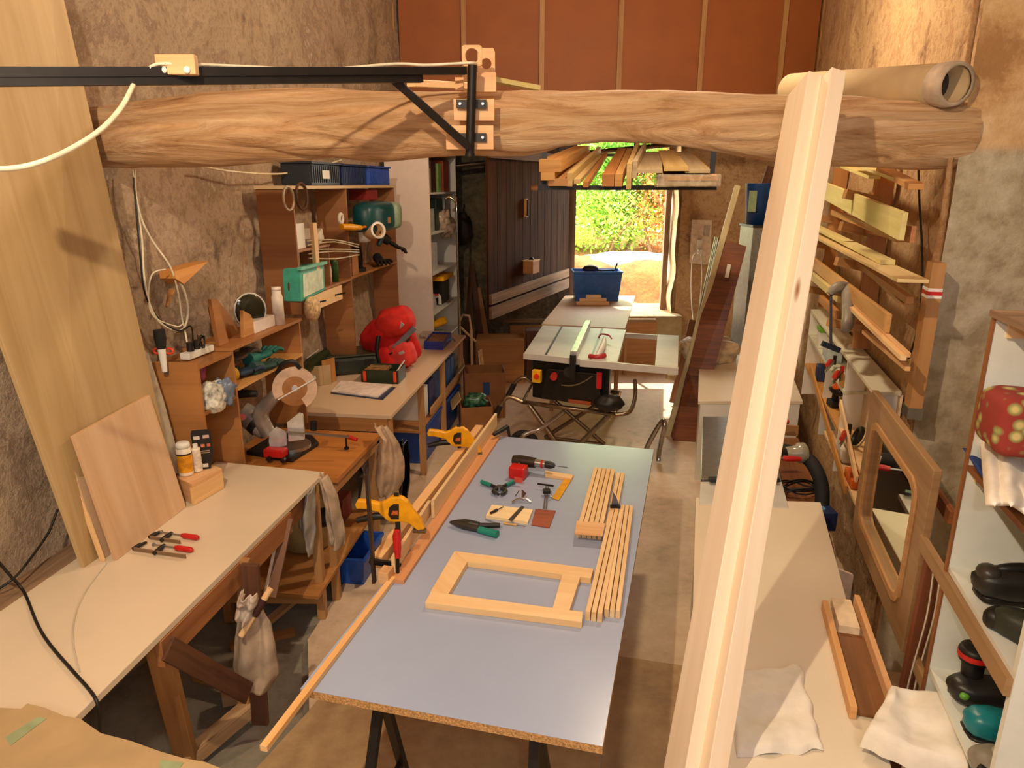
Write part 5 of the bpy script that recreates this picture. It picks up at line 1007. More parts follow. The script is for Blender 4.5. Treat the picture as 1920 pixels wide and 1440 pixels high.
hang('plastic_bag', 'beige plastic bag hanging from the corner of the wooden bench', 'bag', [(700, 795), (712, 815), (708, 850), (703, 900), (712, 926)], [(725, 795), (748, 830), (757, 860), (758, 900), (738, 932)], 4.3, plain('cdb092', .3, var=.25, scale=12, alpha=.93), .03, 1)
hang('plastic_bag', 'narrow grey-beige bag hanging behind the larger bag', 'bag', [(700, 830), (690, 850), (676, 870), (690, 892)], [(712, 830), (706, 855), (700, 880), (694, 894)], 4.5, plain('a89080', .35, var=.25, scale=12), .02, 2)
hang('dusty_rag', 'dusty cream rag hanging from the far corner of the white bench', 'rag', [(600, 885), (606, 920), (612, 960), (618, 1005), (622, 1020)], [(612, 892), (632, 930), (640, 970), (648, 1000), (646, 1022)], 3.42, RAG, .02, 3)
hang('dusty_rag', 'second part of a grey rag hanging left of the bench leg', 'rag', [(578, 915), (564, 960), (562, 985), (574, 1010), (582, 1030)], [(590, 912), (590, 950), (592, 985), (590, 1015), (588, 1036)], 3.45, plain('a8a094', .8, var=.3, scale=9), .015, 4)
hang('black_bin_bag', 'shiny black bin bag bulging under the long workbench', 'bag', [(752, 822), (742, 860), (745, 900), (748, 935)], [(765, 825), (770, 860), (770, 900), (764, 936)], 4.75, plain('14121a', .12), .04, 5)
# ================================================================ SAWHORSE AT THE FRONT
T = Thing('wooden_sawhorse', 'rough wooden sawhorse and braces at the front of the white bench', 'sawhorse')
T.part('leg', MB().board(V((-1.30, 2.20, .81)), V((-1.42, 2.49, -.05)), .09, .035, (0, 1, .2)), OAK, bevel=.002); T.part('rail', MB().board(V((-1.275, 2.16, .765)), V((-1.125, 3.2, .765)), .03, .11), wood('b07848', '8a5630'), bevel=.002)
T.part('brace', MB().board(V((-1.235, 2.15, .80)), PZ(466, 1300, .34), .014, .085, (0, .3, 1)), DARKW, bevel=.002); T.part('upright', MB().board(V((-1.16, 2.67, 0.006)), V((-1.12, 2.66, .84)), .075, .022, (0, 1, 0)), wood('6e4834', '4c2e20'), bevel=.002)
T.part('upright', MB().board(V((-1.26, 2.75, .0)), V((-1.17, 2.72, .83)), .05, .03, (0, 1, 0)), OAK, bevel=.002); T.part('floor_bar', MB().board(V((-1.47, 2.35, .0)), V((-1.22, 2.78, .03)), .07, .07), wood('c4a078', '9c7650'), bevel=.003)
T.part('floor_block', MB().box(V((-1.32, 2.86, .05)), (.16, .12, .1), frame((1, .3, 0))), wood('c4a078', '9c7650'), bevel=.003); T.done()
T = Thing('edged_board', 'dark wooden board with a white edge strip propped against the bench front', 'board'); a, b = PY(540, 972, 3.17), PY(508, 1120, 2.95)
T.part('board', MB().board(a, b, .05, .018, (0, 1, .2)), wood('7c4c24', '5c3416'), bevel=.001); T.part('edge_strip', MB().board(a+V((-.03, -.005, 0)), b+V((-.03, -.005, 0)), .014, .02, (0, 1, .2)), plain('dcc8b0', .5)); T.done()
T = Thing('wooden_roller', 'pale wooden rolling stick with a dark grip lying across the hanging rag', 'roller'); a, b = PY(452, 1192, 2.46), PY(507, 1104, 2.52); d = b-a
T.part('stick', MB().tube([a, b], .013, 14), PINE, bevel=.003); T.part('grip', MB().cyl(a+d*.44, a+d*.78, .018, n=16), plain('3c1c18', .5)); T.done()
hang('dusty_rag', 'stained grey rag hanging on the sawhorse behind the wooden roller', 'rag', [(455, 1112), (444, 1140), (440, 1190), (434, 1250), (446, 1275)], [(485, 1112), (508, 1160), (518, 1205), (526, 1260), (505, 1292)], 2.56, RAG, .02, 6)
hang('clear_bag', 'bunched clear plastic bag hanging at the top of the sawhorse post', 'bag', [(455, 1108), (446, 1120), (444, 1150)], [(484, 1108), (484, 1130), (478, 1160)], 2.5, plain('d8c8b8', .2, var=.2, alpha=.8), .02, 7)
for i, (x, y, L, w_, a_) in enumerate(((-1.55, 3.3, .34, .06, .4), (-1.42, 3.45, .3, .05, 1.2), (-1.6, 3.0, .28, .06, -.3), (-1.35, 3.2, .22, .05, 2.0))): solo('floor_offcut', ['lowest', 'second lowest', 'third', 'topmost'][i]+' of the wood offcuts on the grey floor under the white bench', 'offcut', MB().board(V((x, y, -.045+.026*i)), V((x+L*math.cos(a_), y+L*math.sin(a_), -.045+.026*i)), w_, .025), [OAK, PINEP][i % 2], 'offcuts under the white bench')
# ================================================================ THINGS ON THE BLUE TABLE
z0 = ZT+.001
def boardpx(name, label, cat, px, z, t, m, group=None, bevel=.0012):
    return solo(name, label, cat, MB().prism([PZ(x, y, z) for x, y in px], (0, 0, -t)), m, group, bevel=bevel)
T = Thing('cabinet_frame', 'small pine door frame with four members lying on the blue-grey table', 'frame'); zf = z0+.029
for nm, q in (('top_rail', [(852, 1033), (1113, 1066), (1108, 1084), (869, 1051)]), ('bottom_rail', [(808, 1109), (1093, 1147), (1091, 1166), (797, 1129)]), ('stile', [(852, 1033), (877, 1052), (841, 1113), (807, 1109)]), ('stile', [(1054, 1077), (1088, 1081), (1068, 1144), (1036, 1140)])):
    T.part(nm, MB().prism([PZ(x, y, zf) for x, y in q], (0, 0, -.028)), PINE, bevel=.001)
T.done()
def strips(px_n, px_f, n, w, h, label, grp, gap=.001):
    a, b = PZ(*px_n, z0+h/2), PZ(*px_f, z0+h/2); d = (b-a).normalized(); s = V((d.y, -d.x, 0)); gap = .0035
    for i in range(n):
        o = s*(w+gap)*i; solo('pine_strip', label[i], 'wood strip', MB().board(a+o, b+o, w, h), wood('efcf9e', 'd8ac72', 1.2, .5), grp, bevel=.0015)
ordn = ['leftmost', 'second', 'third', 'fourth', 'rightmost']
strips((1085, 1000), (1117, 883), 5, .021, .045, [ordn[i]+' of five grooved pine strips in the thick bundle on the table' for i in range(5)], 'bundle of five grooved strips')
strips((1139, 990), (1160, 890), 2, .02, .03, [k+' of two pine strips beside the thick bundle' for k in ('left', 'right')], 'two strips beside the bundle')
strips((1102, 1155), (1148, 960), 3, .019, .042, [k+' strip of the left long pine bundle reaching furthest forward' for k in ('left', 'middle', 'right')], 'left long bundle')
strips((1137, 1150), (1168, 952), 3, .018, .036, [k+' strip of the right long pine bundle near the table edge' for k in ('left', 'middle', 'right')], 'right long bundle')
boardpx('pine_crosspiece', 'pine crosspiece laid under the near end of the grooved bundle', 'wood strip', [(1081, 976), (1135, 981), (1130, 1004), (1078, 1000)], z0+.052, .006, PINEP)
T = Thing('plane_iron', 'small blue-grey metal plane iron standing on the long pine strips', 'plane iron'); a = PZ(1153, 950, z0+.045)
T.part('blade', MB().prism([a+V((-.02, 0, 0)), a+V((.02, 0, 0)), a+V((.005, .0, .045)), a+V((-.012, 0, .075))], (.003, .006, 0)), plain('687080', .3, .6)); T.part('foot', MB().box(a+V((0, -.005, .004)), (.05, .02, .012)), DSTEEL); T.done()
# drill
T = Thing('cordless_drill', 'cordless drill with a red battery and a thin bit lying on the blue-grey table', 'drill'); c = PZ(985, 878, z0+.04)
a, b = PZ(962, 862, z0+.065), PZ(1004, 868, z0+.065); d = (b-a).normalized()
T.part('motor_body', MB().tube([a, a.lerp(b, .3), b], [.026, .033, .03], 16), plain('2c2018', .4)); k = T.part('gear_collar', MB().cyl(b, b+d*.06, .024, .02, 16), STEEL); T.part('clutch_ring', MB().cyl(b+d*.035, b+d*.048, .0245, n=16), RED, k)
c1 = b+d*.06; T.part('chuck', MB().tube([c1, c1+d*.03, c1+d*.055], [.02, .022, .012], 16), BLK); T.part('bit', MB().cyl(c1+d*.055, c1+d*.13, .002, n=8), DSTEEL)
m_ = PZ(972, 885, z0+.03); T.part('grip', MB().tube([a.lerp(b, .25), a.lerp(b, .25)*.5+m_*.5+V((0, 0, .0)), m_], [.02, .018, .022], 12), BLK); k = T.part('battery', MB().box(PZ(972, 884, z0+.038), (.095, .075, .07), frame(d)), plain('c81c18', .35), bevel=.008); T.part('battery_label', MB().box(PZ(972, 890, z0+.045)+V((0, -.045, -.012)), (.05, .002, .03), frame(d)), plain('d85040', .4), k); T.done()
# square
T = Thing('try_square', 'yellow bladed square with a pale wooden stock on the blue-grey table', 'square')
T.part('stock', MB().prism([PZ(x, y, z0+.018) for x, y in ((1022, 882), (1074, 890), (1072, 897), (1022, 889))], (0, 0, -.018)), PINE, bevel=.001); T.part('blade', MB().prism([PZ(x, y, z0+.008) for x, y in ((1076, 892), (1061, 893), (1035, 933), (1048, 937))], (0, 0, -.004)), plain('e0a010', .4)); T.done()
def springclamp(px0, ang, label, open_=.35, L=.15):
    c = PZ(*px0, z0+.016); T = Thing('spring_clamp', label, 'clamp', 'black and green spring clamps on the table'); d = V((math.cos(ang), math.sin(ang), 0)); s = V((-d.y, d.x, 0))
    for q, nm in ((-1, 'jaw'), (1, 'jaw')): T.part(nm, MB().tube([c+s*.012*q, c+s*.03*q*open_*2+d*.04, c+s*.006*q+d*L*.55], [.012, .012, .007], 8, spl=3), plain('2c2c2a', .4))
    for q in (-1, 1):
        k = T.part('handle', MB().tube([c+s*.01*q, c-d*.04+s*.05*q*open_*1.6], [.011, .009], 8), BLK); T.part('grip', MB().tube([c-d*.035+s*.045*q*open_*1.6, c-d*.09+s*.1*q*open_*1.7], [.011, .012], 10), TEAL, k)
    T.part('spring', MB().cyl(c+V((0, 0, -.012)), c+V((0, 0, .014)), .014, n=14), STEEL); T.done()
springclamp((936, 915), -1.5, 'open spring clamp with green grips pointing away, beside the drill', .55); 
T = Thing('spring_clamp', 'closed large spring clamp with one green grip, pointing left', 'clamp', 'black and green spring clamps on the table'); a, b = PZ(844, 979, z0+.02), PZ(898, 988, z0+.02)
T.part('jaw', MB().tube([a, a.lerp(b, .5)+V((0, .01, .003)), b+V((0, .016, 0))], [.006, .02, .018], 10, spl=3), plain('282624', .4)); T.part('jaw', MB().tube([a, a.lerp(b, .5)+V((0, -.012, .0)), b+V((0, -.02, 0))], [.006, .018, .016], 10, spl=3), plain('34322e', .4))
T.part('handle', MB().tube([b+V((0, .012, 0)), PZ(938, 985, z0+.02)], [.014, .012], 10), BLK); T.part('grip', MB().tube([PZ(898, 993, z0+.018), PZ(933, 1002, z0+.018)], [.017, .019], 10), TEAL); T.done()
# marking gauges
T = Thing('marking_gauge', 'silver adjustable marking gauge lying upright on the table between the drill and the square', 'gauge'); a, b = PZ(1022, 953, z0+.01), PZ(1026, 912, z0+.02)
for s in (-.006, .006): T.part('rod', MB().cyl(a+V((s, 0, 0)), b+V((s, 0, 0)), .003, n=8), STEEL)
T.part('cross_bar', MB().board(PZ(1008, 907, z0+.03), PZ(1038, 911, z0+.03), .008, .008), DSTEEL); T.part('slider', MB().box(a.lerp(b, .7)+V((0, 0, .008)), (.04, .03, .02)), DSTEEL, bevel=.003); T.part('knob', MB().cyl(a.lerp(b, .5)+V((.02, 0, .005)), a.lerp(b, .5)+V((.03, 0, .005)), .009, n=12), STEEL); T.done()
T = Thing('metal_cramp', 'small chrome cramp with a dark wing nut above the pine board', 'cramp'); a = PZ(978, 938, z0+.012)
T.part('arch', MB().tube([PZ(960, 942, z0+.008), PZ(970, 936, z0+.02), PZ(984, 935, z0+.02), PZ(996, 941, z0+.008)], .006, 8, spl=4), plain('c8c8c8', .15, .9)); T.part('wing_nut', MB().prism([a+V((0, 0, .01)), a+V((.02, .02, .03)), a+V((-.0, .03, .045))], (.006, 0, 0)), plain('3c2420', .4)); T.done()
solo('nail', 'single thin nail lying on the table beside the spring clamp', 'nail', MB().cyl(PZ(966, 930, z0+.003), PZ(973, 920, z0+.003), .0018, n=6), DSTEEL)
boardpx('pine_offcut', 'small pale pine board with two tools lying on it', 'board', [(922, 946), (999, 955), (990, 978), (911, 966)], z0+.018, .018, wood('f8e2b4', 'ecd09a'))
T = Thing('steel_rule', 'dark steel rule lying diagonally across the small pine board', 'ruler'); T.part('blade', MB().prism([PZ(x, y, z0+.021) for x, y in ((978, 948), (984, 950), (960, 977), (953, 974))], (0, 0, -.002)), plain('5c5650', .4, .5)); T.done()
T = Thing('bradawl', 'dark small tool with a screw lying on the left of the small pine board', 'tool'); a, b = PZ(920, 962, z0+.025), PZ(944, 950, z0+.025); T.part('handle', MB().tube([a, a.lerp(b, .5)], [.006, .008], 8), BLK); T.part('shaft', MB().cyl(a.lerp(b, .5), b, .0022, n=6), DSTEEL); T.done()
boardpx('leather_pad', 'red-brown veneer pad lying right of the small pine board', 'pad', [(1004, 954), (1042, 957), (1030, 988), (996, 983)], z0+.008, .008, wood('a8583c', '84402c', 3))
T = Thing('marking_knife', 'thin knife with a yellowish handle in front of the small pine board', 'knife'); a, b = PZ(944, 981, z0+.006), PZ(985, 987, z0+.006); T.part('handle', MB().tube([a, a.lerp(b, .6)], .005, 8), plain('d8a858', .4)); T.part('blade', MB().board(a.lerp(b, .6), b, .006, .002), STEEL); T.done()
T = Thing('pencil', 'thin grey pencil lying left of the knife', 'pencil'); a, b = PZ(910, 974, z0+.004), PZ(934, 981, z0+.004); T.part('shaft', MB().cyl(a, b, .0035, n=6), plain('88888c', .4)); T.part('tip', MB().cyl(b, b+(b-a).normalized()*.012, .0035, .0005, 6), PINE); T.done()
# rails along the left edge
def zb(px, z): return PZ(*px, z)
solo('rail_board', 'flat orange-pink board lying along the left edge of the table', 'board', MB().prism([zb((757, 1088), z0+.02), zb((938, 817), z0+.02), zb((921, 815), z0+.02), zb((733, 1084), z0+.02)], (0, 0, -.02)), wood('dba070', 'c48450', .6), 'boards clamped along the table edge', bevel=.001)
a, b = zb((738, 1075), z0+.02), zb((806, 965), z0+.02); solo('rail_board', 'short grey-faced upright strip at the near end of the table edge boards', 'board', MB().board(a+V((0, 0, .04)), b+V((0, 0, .04)), .016, .075), wood('e8c898', 'ccac7c'), 'boards clamped along the table edge', bevel=.001)
a, b = zb((812, 972), z0+.02), zb((930, 800), z0+.02); solo('rail_board', 'long upright strip with a pale top edge on the table edge boards', 'board', MB().board(a+V((0, 0, .05)), b+V((0, 0, .05)), .016, .095), wood('ecd0a0', 'd4b07c'), 'boards clamped along the table edge', bevel=.001)
a, b = zb((716, 1066), z0+.0), zb((905, 812), z0+.0); solo('rail_board', 'outermost square-section pine beam along the left edge of the table', 'board', MB().board(a+V((-.02, 0, .03)), b+V((-.02, 0, .03)), .05, .055), wood('f0c48c', 'd8a060', .7), 'boards clamped along the table edge', bevel=.002)
solo('pine_block', 'small pine block clamped under the near end of the edge boards', 'block', MB().box(zb((724, 1078), z0+.03), (.06, .045, .055), frame(DT)), PINEP, bevel=.002)
a, b = PZ(494, 1404, z0+.0125), PZ(737, 1084, z0+.0125); solo('long_stick', 'long square pine stick lying askew and overhanging the near left corner of the table', 'stick', MB().board(a, b, .024, .02), wood('f2c88e', 'e0aa68', .8), bevel=.001)
# clamps
def quick(px, Y, label, s=1.0, barlen=.12):
    T = Thing('trigger_clamp', label, 'clamp', 'yellow trigger clamps on the table edge boards')
    def P(q): return [PY(px[0]+x*s, px[1]+y*s, Y) for x, y in q]
    th = V((0, .032, 0)); o = V((0, -.016, 0))
    k = T.part('body', MB().prism([p+o for p in P([(-22, -24), (-10, -32), (8, -32), (20, -24), (30, -8), (46, 12), (52, 28), (38, 30), (24, 18), (10, 14), (-14, 14), (-26, 6), (-34, -4), (-60, -10), (-76, -10), (-78, -18), (-74, -26), (-50, -24), (-34, -20)])], th), YEL, bevel=.006)
    T.part('label_plate', MB().prism([p+V((0, -.019, 0)) for p in P([(-14, -14), (-6, -20), (4, -20), (4, 8), (-10, 8), (-16, 0)])], (0, .004, 0)), plain('241810', .4), k); T.part('label_print', MB().prism([p+V((0, -.021, 0)) for p in P([(-8, -8), (2, -8), (2, 0), (-10, 0)])], (0, .003, 0)), plain('d86830', .4, var=.5, scale=90), k)
    T.part('trigger', MB().tube([PY(px[0]-22*s, px[1]+6*s, Y), PY(px[0]-42*s, px[1]+6*s, Y), PY(px[0]-76*s, px[1]+14*s, Y)], [.016, .018, .014], 8, spl=3), BLK)
    T.part('bar', MB().board(PY(px[0]-2*s, px[1]-38*s, Y), PY(px[0]-2*s, px[1]-38*s, Y)-V((0, 0, barlen)), .008, .022, (1, 0, 0)), BLK); T.part('pad', MB().board(P([(24, 31)])[0], P([(54, 33)])[0], .036, .014), plain('5c4420', .5), bevel=.003); T.done()
quick((745, 962), 2.88, 'nearer yellow trigger clamp holding the edge boards', 1.0, .20); quick((862, 825), 3.98, 'further yellow trigger clamp holding the edge boards', .78, .20)
T = Thing('bar_clamp', 'tall dark steel bar clamp with a red handle beside the table edge boards', 'clamp'); Yc = 2.70; t_, b_ = PY(688, 890, Yc), PY(702, 1092, Yc-.1)
T.part('bar', MB().board(t_, b_, .012, .035, (0, 1, 0)), plain('3c2c22', .4, .5)); T.part('lower_arm', MB().board(PY(694, 1052, Yc-.08), PY(750, 1060, Yc-.02), .02, .022), DSTEEL); T.part('spindle', MB().cyl(PY(746, 1078, 2.62), PY(746, 1030, 2.64), .007, n=10), DSTEEL)
T.part('handle', MB().tube([PY(746, 1046, 2.62), PY(745, 1025, 2.63), PY(744, 1005, 2.64), PY(744, 995, 2.64)], [.012, .017, .018, .012], 12), RED); T.part('foot', MB().cyl(PY(746, 1080, 2.62), PY(746, 1076, 2.62), .014, n=12), STEEL); T.part('upper_bar', MB().board(PY(745, 990, 2.66), PY(745, 1005, 2.66), .01, .02, (1, 0, 0)), BLK); T.done()
T = Thing('small_clamp', 'small black clamp at the far left corner of the blue-grey table', 'clamp'); a, b = PZ(926, 815, z0+.05), PZ(952, 800, z0+.07); T.part('arm', MB().tube([a, b], [.012, .016], 8), BLK); T.part('grip', MB().tube([b, PZ(956, 822, z0-.02)], [.010, .009], 8), BLK); T.done()

# ================================================================ TABLE SAW
ZS = 1.0
T = Thing('table_saw', 'table saw with an aluminium top on a wheeled tubular stand', 'table saw')
q = [PZ(*p, ZS) for p in ((983, 661), (1158, 679), (1174, 618), (1017, 610))]; T.part('table_top', MB().prism(q, (0, 0, -.05)), ALU, bevel=.004)
A, B, C_, D = q; ex = (B-A).normalized(); ey = (D-A).normalized(); W_ = (B-A).length
def tp(x, y, z=0): return A+(B-A)*x+((D-A)*(1-x)+(C_-B)*x)*y+V((0, 0, z))
T.part('mitre_slot', MB().board(tp(.24, 0, .0005), tp(.24, 1, .0005), .02, .002), plain('3c3a36', .4)); T.part('mitre_slot', MB().board(tp(.72, 0, .0005), tp(.72, 1, .0005), .02, .002), plain('5c5a56', .4))
k = T.part('fence', MB().board(tp(.55, -.06, .04), tp(.55, 1.0, .04), .055, .075), plain('d0d0cc', .3, .6), bevel=.003); T.part('fence_handle', MB().board(tp(.55, -.09, .05), tp(.55, -.09, -.16), .03, .045, ex), BLK, k)
T.part('front_rail', MB().board(tp(0, -.012, -.025), tp(0, -.012, -.025)+ex*(W_*1.02), .03, .05), ALU); E1, E2, E3, E4 = [PZ(*p, ZS) for p in ((1228, 684), (1271, 688), (1273, 629), (1233, 627))]
T.part('extension_wing', MB().prism([E1, E2, E3, E4], (0, 0, -.03)), ALU, bevel=.003); T.part('extension_rail', MB().board(tp(.62, -.03, -.03), E2+V((0, -.02, -.03)), .03, .055), ALU); T.part('extension_rail', MB().board(tp(.98, .9, -.03), E3+V((0, 0, -.03)), .03, .045), ALU)
bz = V((0, 0, -.052)); f = lambda x, y, z: tp(x, y, z)
T.part('housing', MB().prism([f(.08, .06, -.42), f(.92, .04, -.42), f(.9, .5, -.42), f(.12, .5, -.42)], (0, 0, .365)), plain('15120e', .4), bevel=.012)
k = T.part('front_panel', MB().prism([f(.18, .0, -.40), f(.86, .0, -.40), f(.80, .0, -.12), f(.26, .0, -.12)], ey*.04), plain('1c1814', .35), bevel=.008)
n_ = -ey
pts = [f(.42+.036*i, -.005, -.25-.035*math.sin(i/9*math.pi)+.012*i) for i in range(10)]; T.part('bevel_slot', MB().tube(pts, .007, 6, spl=2), plain('8c8068', .3, .5), k); T.part('hand_wheel', MB().cyl(f(.5, 0, -.12)+n_*.0, f(.5, 0, -.12)+n_*.05, .045, n=20), plain('221c18', .4), k)
T.part('switch_box', MB().box(f(.15, -.02, -.19), (.075, .05, .11), frame(ex)), plain('f0b818', .4), bevel=.004); T.part('stop_button', MB().cyl(f(.15, -.02, -.185)+n_*.025, f(.15, -.02, -.185)+n_*.045, .024, n=16), plain('e02c10', .4)); T.part('red_sticker', MB().box(f(.82, -.012, -.17), (.045, .01, .14), frame(ex)), plain('c81c24', .4)); T.part('red_knob', MB().cyl(f(.34, -.01, -.17), f(.34, -.06, -.17), .03, n=14), plain('b02420', .4)); T.part('warning_strip', MB().box(f(.62, -.012, -.38), (.2, .01, .03), frame(ex)), plain('a05030', .4)); T.part('side_bag', MB().ell(f(.93, .0, -.36), (.12, .08, .07), None, 16, 10, .3), BLK)
tube_m = plain('948068', .25, .85)
def zt(px, z): return PZ(px[0], px[1], z)
Rr = [f(-.02, .02, -.46), f(1.0, .02, -.46), f(1.0, .5, -.46), f(-.02, .5, -.46)]
T.part('stand_frame', MB().tube(Rr, .02, 10, closed=True), tube_m); kk = T.part('lift_handle', MB().tube([f(-.02, .02, -.46), f(-.16, .0, -.42), f(-.24, -.02, -.46), f(-.33, -.03, -.60)], .02, 10, spl=5), tube_m); T.part('grip', MB().tube([f(-.27, -.025, -.50), f(-.345, -.03, -.63)], .026, 10), BLK, kk)
kk = T.part('lift_handle', MB().tube([f(.0, .4, -.40), f(-.1, .38, -.36), f(-.2, .36, -.42), f(-.28, .34, -.55)], .02, 10, spl=5), tube_m); T.part('grip', MB().tube([f(-.20, .35, -.42), f(-.285, .34, -.56)], .026, 10), BLK, kk)
T.part('side_bar', MB().tube([f(1.0, .02, -.46), f(1.14, .06, -.44), f(1.18, .25, -.38), f(1.16, .42, -.30)], .018, 10, spl=5), tube_m)
def g0(x, y, z=.02): p = f(x, y, 0); return V((p.x, p.y, z))
T.part('cross_leg', MB().tube([f(.05, .03, -.48), g0(.55, .04)], .024, 10), tube_m); T.part('cross_leg', MB().tube([f(.93, .03, -.48), g0(.42, .03)], .024, 10), plain('8a8070', .3, .8)); T.part('cross_leg', MB().tube([f(.1, .45, -.48), g0(.85, .48)], .02, 10), tube_m); T.part('cross_leg', MB().tube([f(.9, .45, -.48), g0(.15, .48)], .02, 10), tube_m)
T.part('floor_bar', MB().tube([g0(.42, .03), g0(1.0, -.25)], .022, 10), tube_m); T.part('floor_bar', MB().tube([g0(.15, .48), g0(.85, .48)], .018, 8), tube_m)
w0 = g0(.0, .02, .14); T.part('wheel', MB().tube([w0+frame(ey)@V((0, .11*math.cos(t*.349), .11*math.sin(t*.349))) for t in range(18)], .032, 10, closed=True), RUB); T.part('wheel_hub', MB().cyl(w0-ey*.02, w0+ey*.02, .08, n=24), plain('8c8478', .4)); T.part('wheel_fender', MB().tube([g0(-.1, -.08, .03), g0(.0, -.08, .26), g0(.2, .0, .33), f(.45, .03, -.5)], .02, 10, spl=5), plain('a8a098', .25, .8)); T.done()
T = Thing('roller_stand', 'chrome U-shaped tube end of a folding stand behind the blue-grey table', 'stand'); a = PZ(1212, 850, .1); b = PZ(1246, 800, .42); c = PZ(1236, 845, .12)
T.part('tube', MB().tube([V((a.x, a.y, .02)), a+V((0, 0, .05)), PZ(1240, 792, .42), b, c, V((c.x, c.y, .02))], .022, 12, spl=5), plain('a8a49c', .2, .9)); T.part('foot', MB().cyl(V((a.x, a.y, 0)), V((a.x, a.y, .03)), .028), BLK); T.done()
# outfeed table with tub
oq = [PZ(*p, ZS) for p in ((1016, 608), (1173, 617), (1191, 554), (1056, 547))]; oq[2].y = min(oq[2].y, 9.1); oq[3].y = min(oq[3].y, 9.1)
T = Thing('outfeed_table', 'pale board table behind the table saw carrying the blue tub', 'table'); T.part('tabletop', MB().prism([p+V((0, .03, 0)) for p in oq], (0, 0, -.02)), plain('dfc3a2', .5, var=.04), bevel=.002)
for p in ((.1, .1), (.9, .1), (.1, .9), (.9, .9)):
    c = oq[0].lerp(oq[1], p[0]).lerp(oq[3].lerp(oq[2], p[0]), p[1]); T.part('leg', MB().board(V((c.x, c.y, 0)), V((c.x, c.y, ZS-.02)), .04, .04, (1, 0, 0)), OAK)
T.done()
c = PZ(1120, 566, ZS+.001); tub('blue_tub', 'blue plastic tub with black tools in it on the board behind the table saw', c.x, c.y+.2, ZS+.001, .60, .36, .36, plain('2c62b4', .4), (0, 1, 0))
T = Thing('hand_plane', 'black hand tool sticking up out of the blue tub on the outfeed board', 'hand tool'); p = V((c.x-.08, c.y+.15, ZS+.34)); T.part('body', MB().ell(p+V((0, 0, .05)), (.10, .06, .05)), BLK); T.part('tail', MB().tube([p+V((.05, 0, .03)), p+V((.3, 0, .03)), p+V((.33, 0, .12))], .012, 8), BLK); T.part('pole', MB().cyl(p+V((-.05, 0, .04)), p+V((-.05, .05, -.3)), .012), BLK); T.done()
for i, (x0, x1, y, h) in enumerate(((1080, 1141, 571, .05), (1086, 1136, 571, .10), (1098, 1126, 571, .14))):
    a, b = PZ(x0, y, ZS+.001), PZ(x1, y, ZS+.001); z_ = ZS+[.022, .062, .102][i]
    solo('wood_offcut', ['bottom and longest', 'middle', 'top and shortest'][i]+' of the stacked wooden offcuts in front of the blue tub', 'offcut', MB().board(V((a.x, a.y-.02, z_)), V((b.x, b.y-.02, z_)), .05, .038), PINE, 'stacked offcuts by the blue tub', bevel=.002)
T = Thing('red_clamp', 'white and red hand clamp lying on the table saw top', 'clamp'); a = tp(.78, .05, .012); b = tp(.80, .5, .05)
T.part('jaw', MB().tube([a, a.lerp(b, .5)+V((.02, 0, .01)), b], [.02, .03, .012], 10, spl=3), WHITE); T.part('grip', MB().tube([a+V((-.06, .02, .0)), a+V((0, -.02, 0)), a+V((.07, .01, .01))], .022, 8, spl=3), plain('a82028', .4)); T.part('rim', MB().tube([b+V((-.05, 0, 0)), b+V((-.02, .06, .02)), b+V((.05, .05, .01)), b+V((.06, -.04, 0))], .008, 6, spl=3), plain('a82028', .4)); T.done()

# ================================================================ DOOR LEAF, TRACK, STUFF AT THE FAR END
ha, hb = V((DX0-.03, YE-.12, 0)), V((-.24, 7.15, 0)); dd = (hb-ha).normalized(); nn = V((dd.y, -dd.x, 0))
D_ = Thing('door_1', 'old dark plank door leaf standing open', 'door'); Ld = (hb-ha).length; n = 11
planks = MB()
for i in range(n):
    x0, x1 = Ld*i/n+.004, Ld*(i+1)/n-.004; p0, p1 = ha+dd*x0, ha+dd*x1; z1_ = 3.25+.02*math.sin(i*2.1)
    planks.prism([p0+V((0, 0, 1.06)), p0+V((0, 0, z1_)), p1+V((0, 0, z1_)), p1+V((0, 0, 1.06))], nn*(.03+.006*math.sin(i*1.7)))
DOORW = wood('4c2c14', '180c04', 2.2, .9); DOORW.node_tree.nodes['Principled BSDF'].inputs['Specular IOR Level'].default_value = .12
D_.part('planks', planks, DOORW, bevel=.002); o_ = nn*.06
sd = 1 if (ha+nn).y < ha.y else -1
for z in (1.12, 1.26): D_.part('bottom_board', MB().board(ha+dd*.05+V((0, 0, z+.02))+nn*-.02, hb+V((0, 0, z))+nn*-.02, .03, .125 if z < 1.2 else .10), GREYW)
D_.part('ledge', MB().board(ha+dd*.1+V((0, 0, 2.7))+nn*-.02, hb+V((0, 0, 2.7))+nn*-.02, .03, .1), DARKW)
m_ = ha.lerp(hb, .62); k = D_.part('latch', MB().box(m_+nn*-.02+V((0, 0, 2.15)), (.05, .03, .2), frame(dd)), OAK); D_.part('bolt', MB().cyl(m_+nn*-.04+V((0, 0, 2.06)), m_+nn*-.04+V((0, 0, 2.24)), .012), DSTEEL, k); D_.done()
D_.e['kind'] = 'structure'; del D_.e['category']
c = ha.lerp(hb, .60)+nn*-.07+V((0, 0, 1.50)); T = Thing('small_wooden_box', 'small orange wooden box fixed low on the plank door', 'box')
k = T.part('box', MB().box(c, (.2, .12, .14), frame(dd)), ORANGE, bevel=.003); T.part('rim', MB().box(c+V((0, 0, .075)), (.21, .13, .01), frame(dd)), PINE); T.part('contents', MB().ell(c+V((0, 0, .08)), (.03, .03, .03)), BLK); T.done()
T = Thing('door_track', 'sliding pipe rail running under the beam above the plank door', 'rail'); T.part('pipe', MB().cyl(PY(845, 312, 8.9), PY(1290, 268, 9.3), .03, n=12), plain('6c5a48', .3, .7)); 
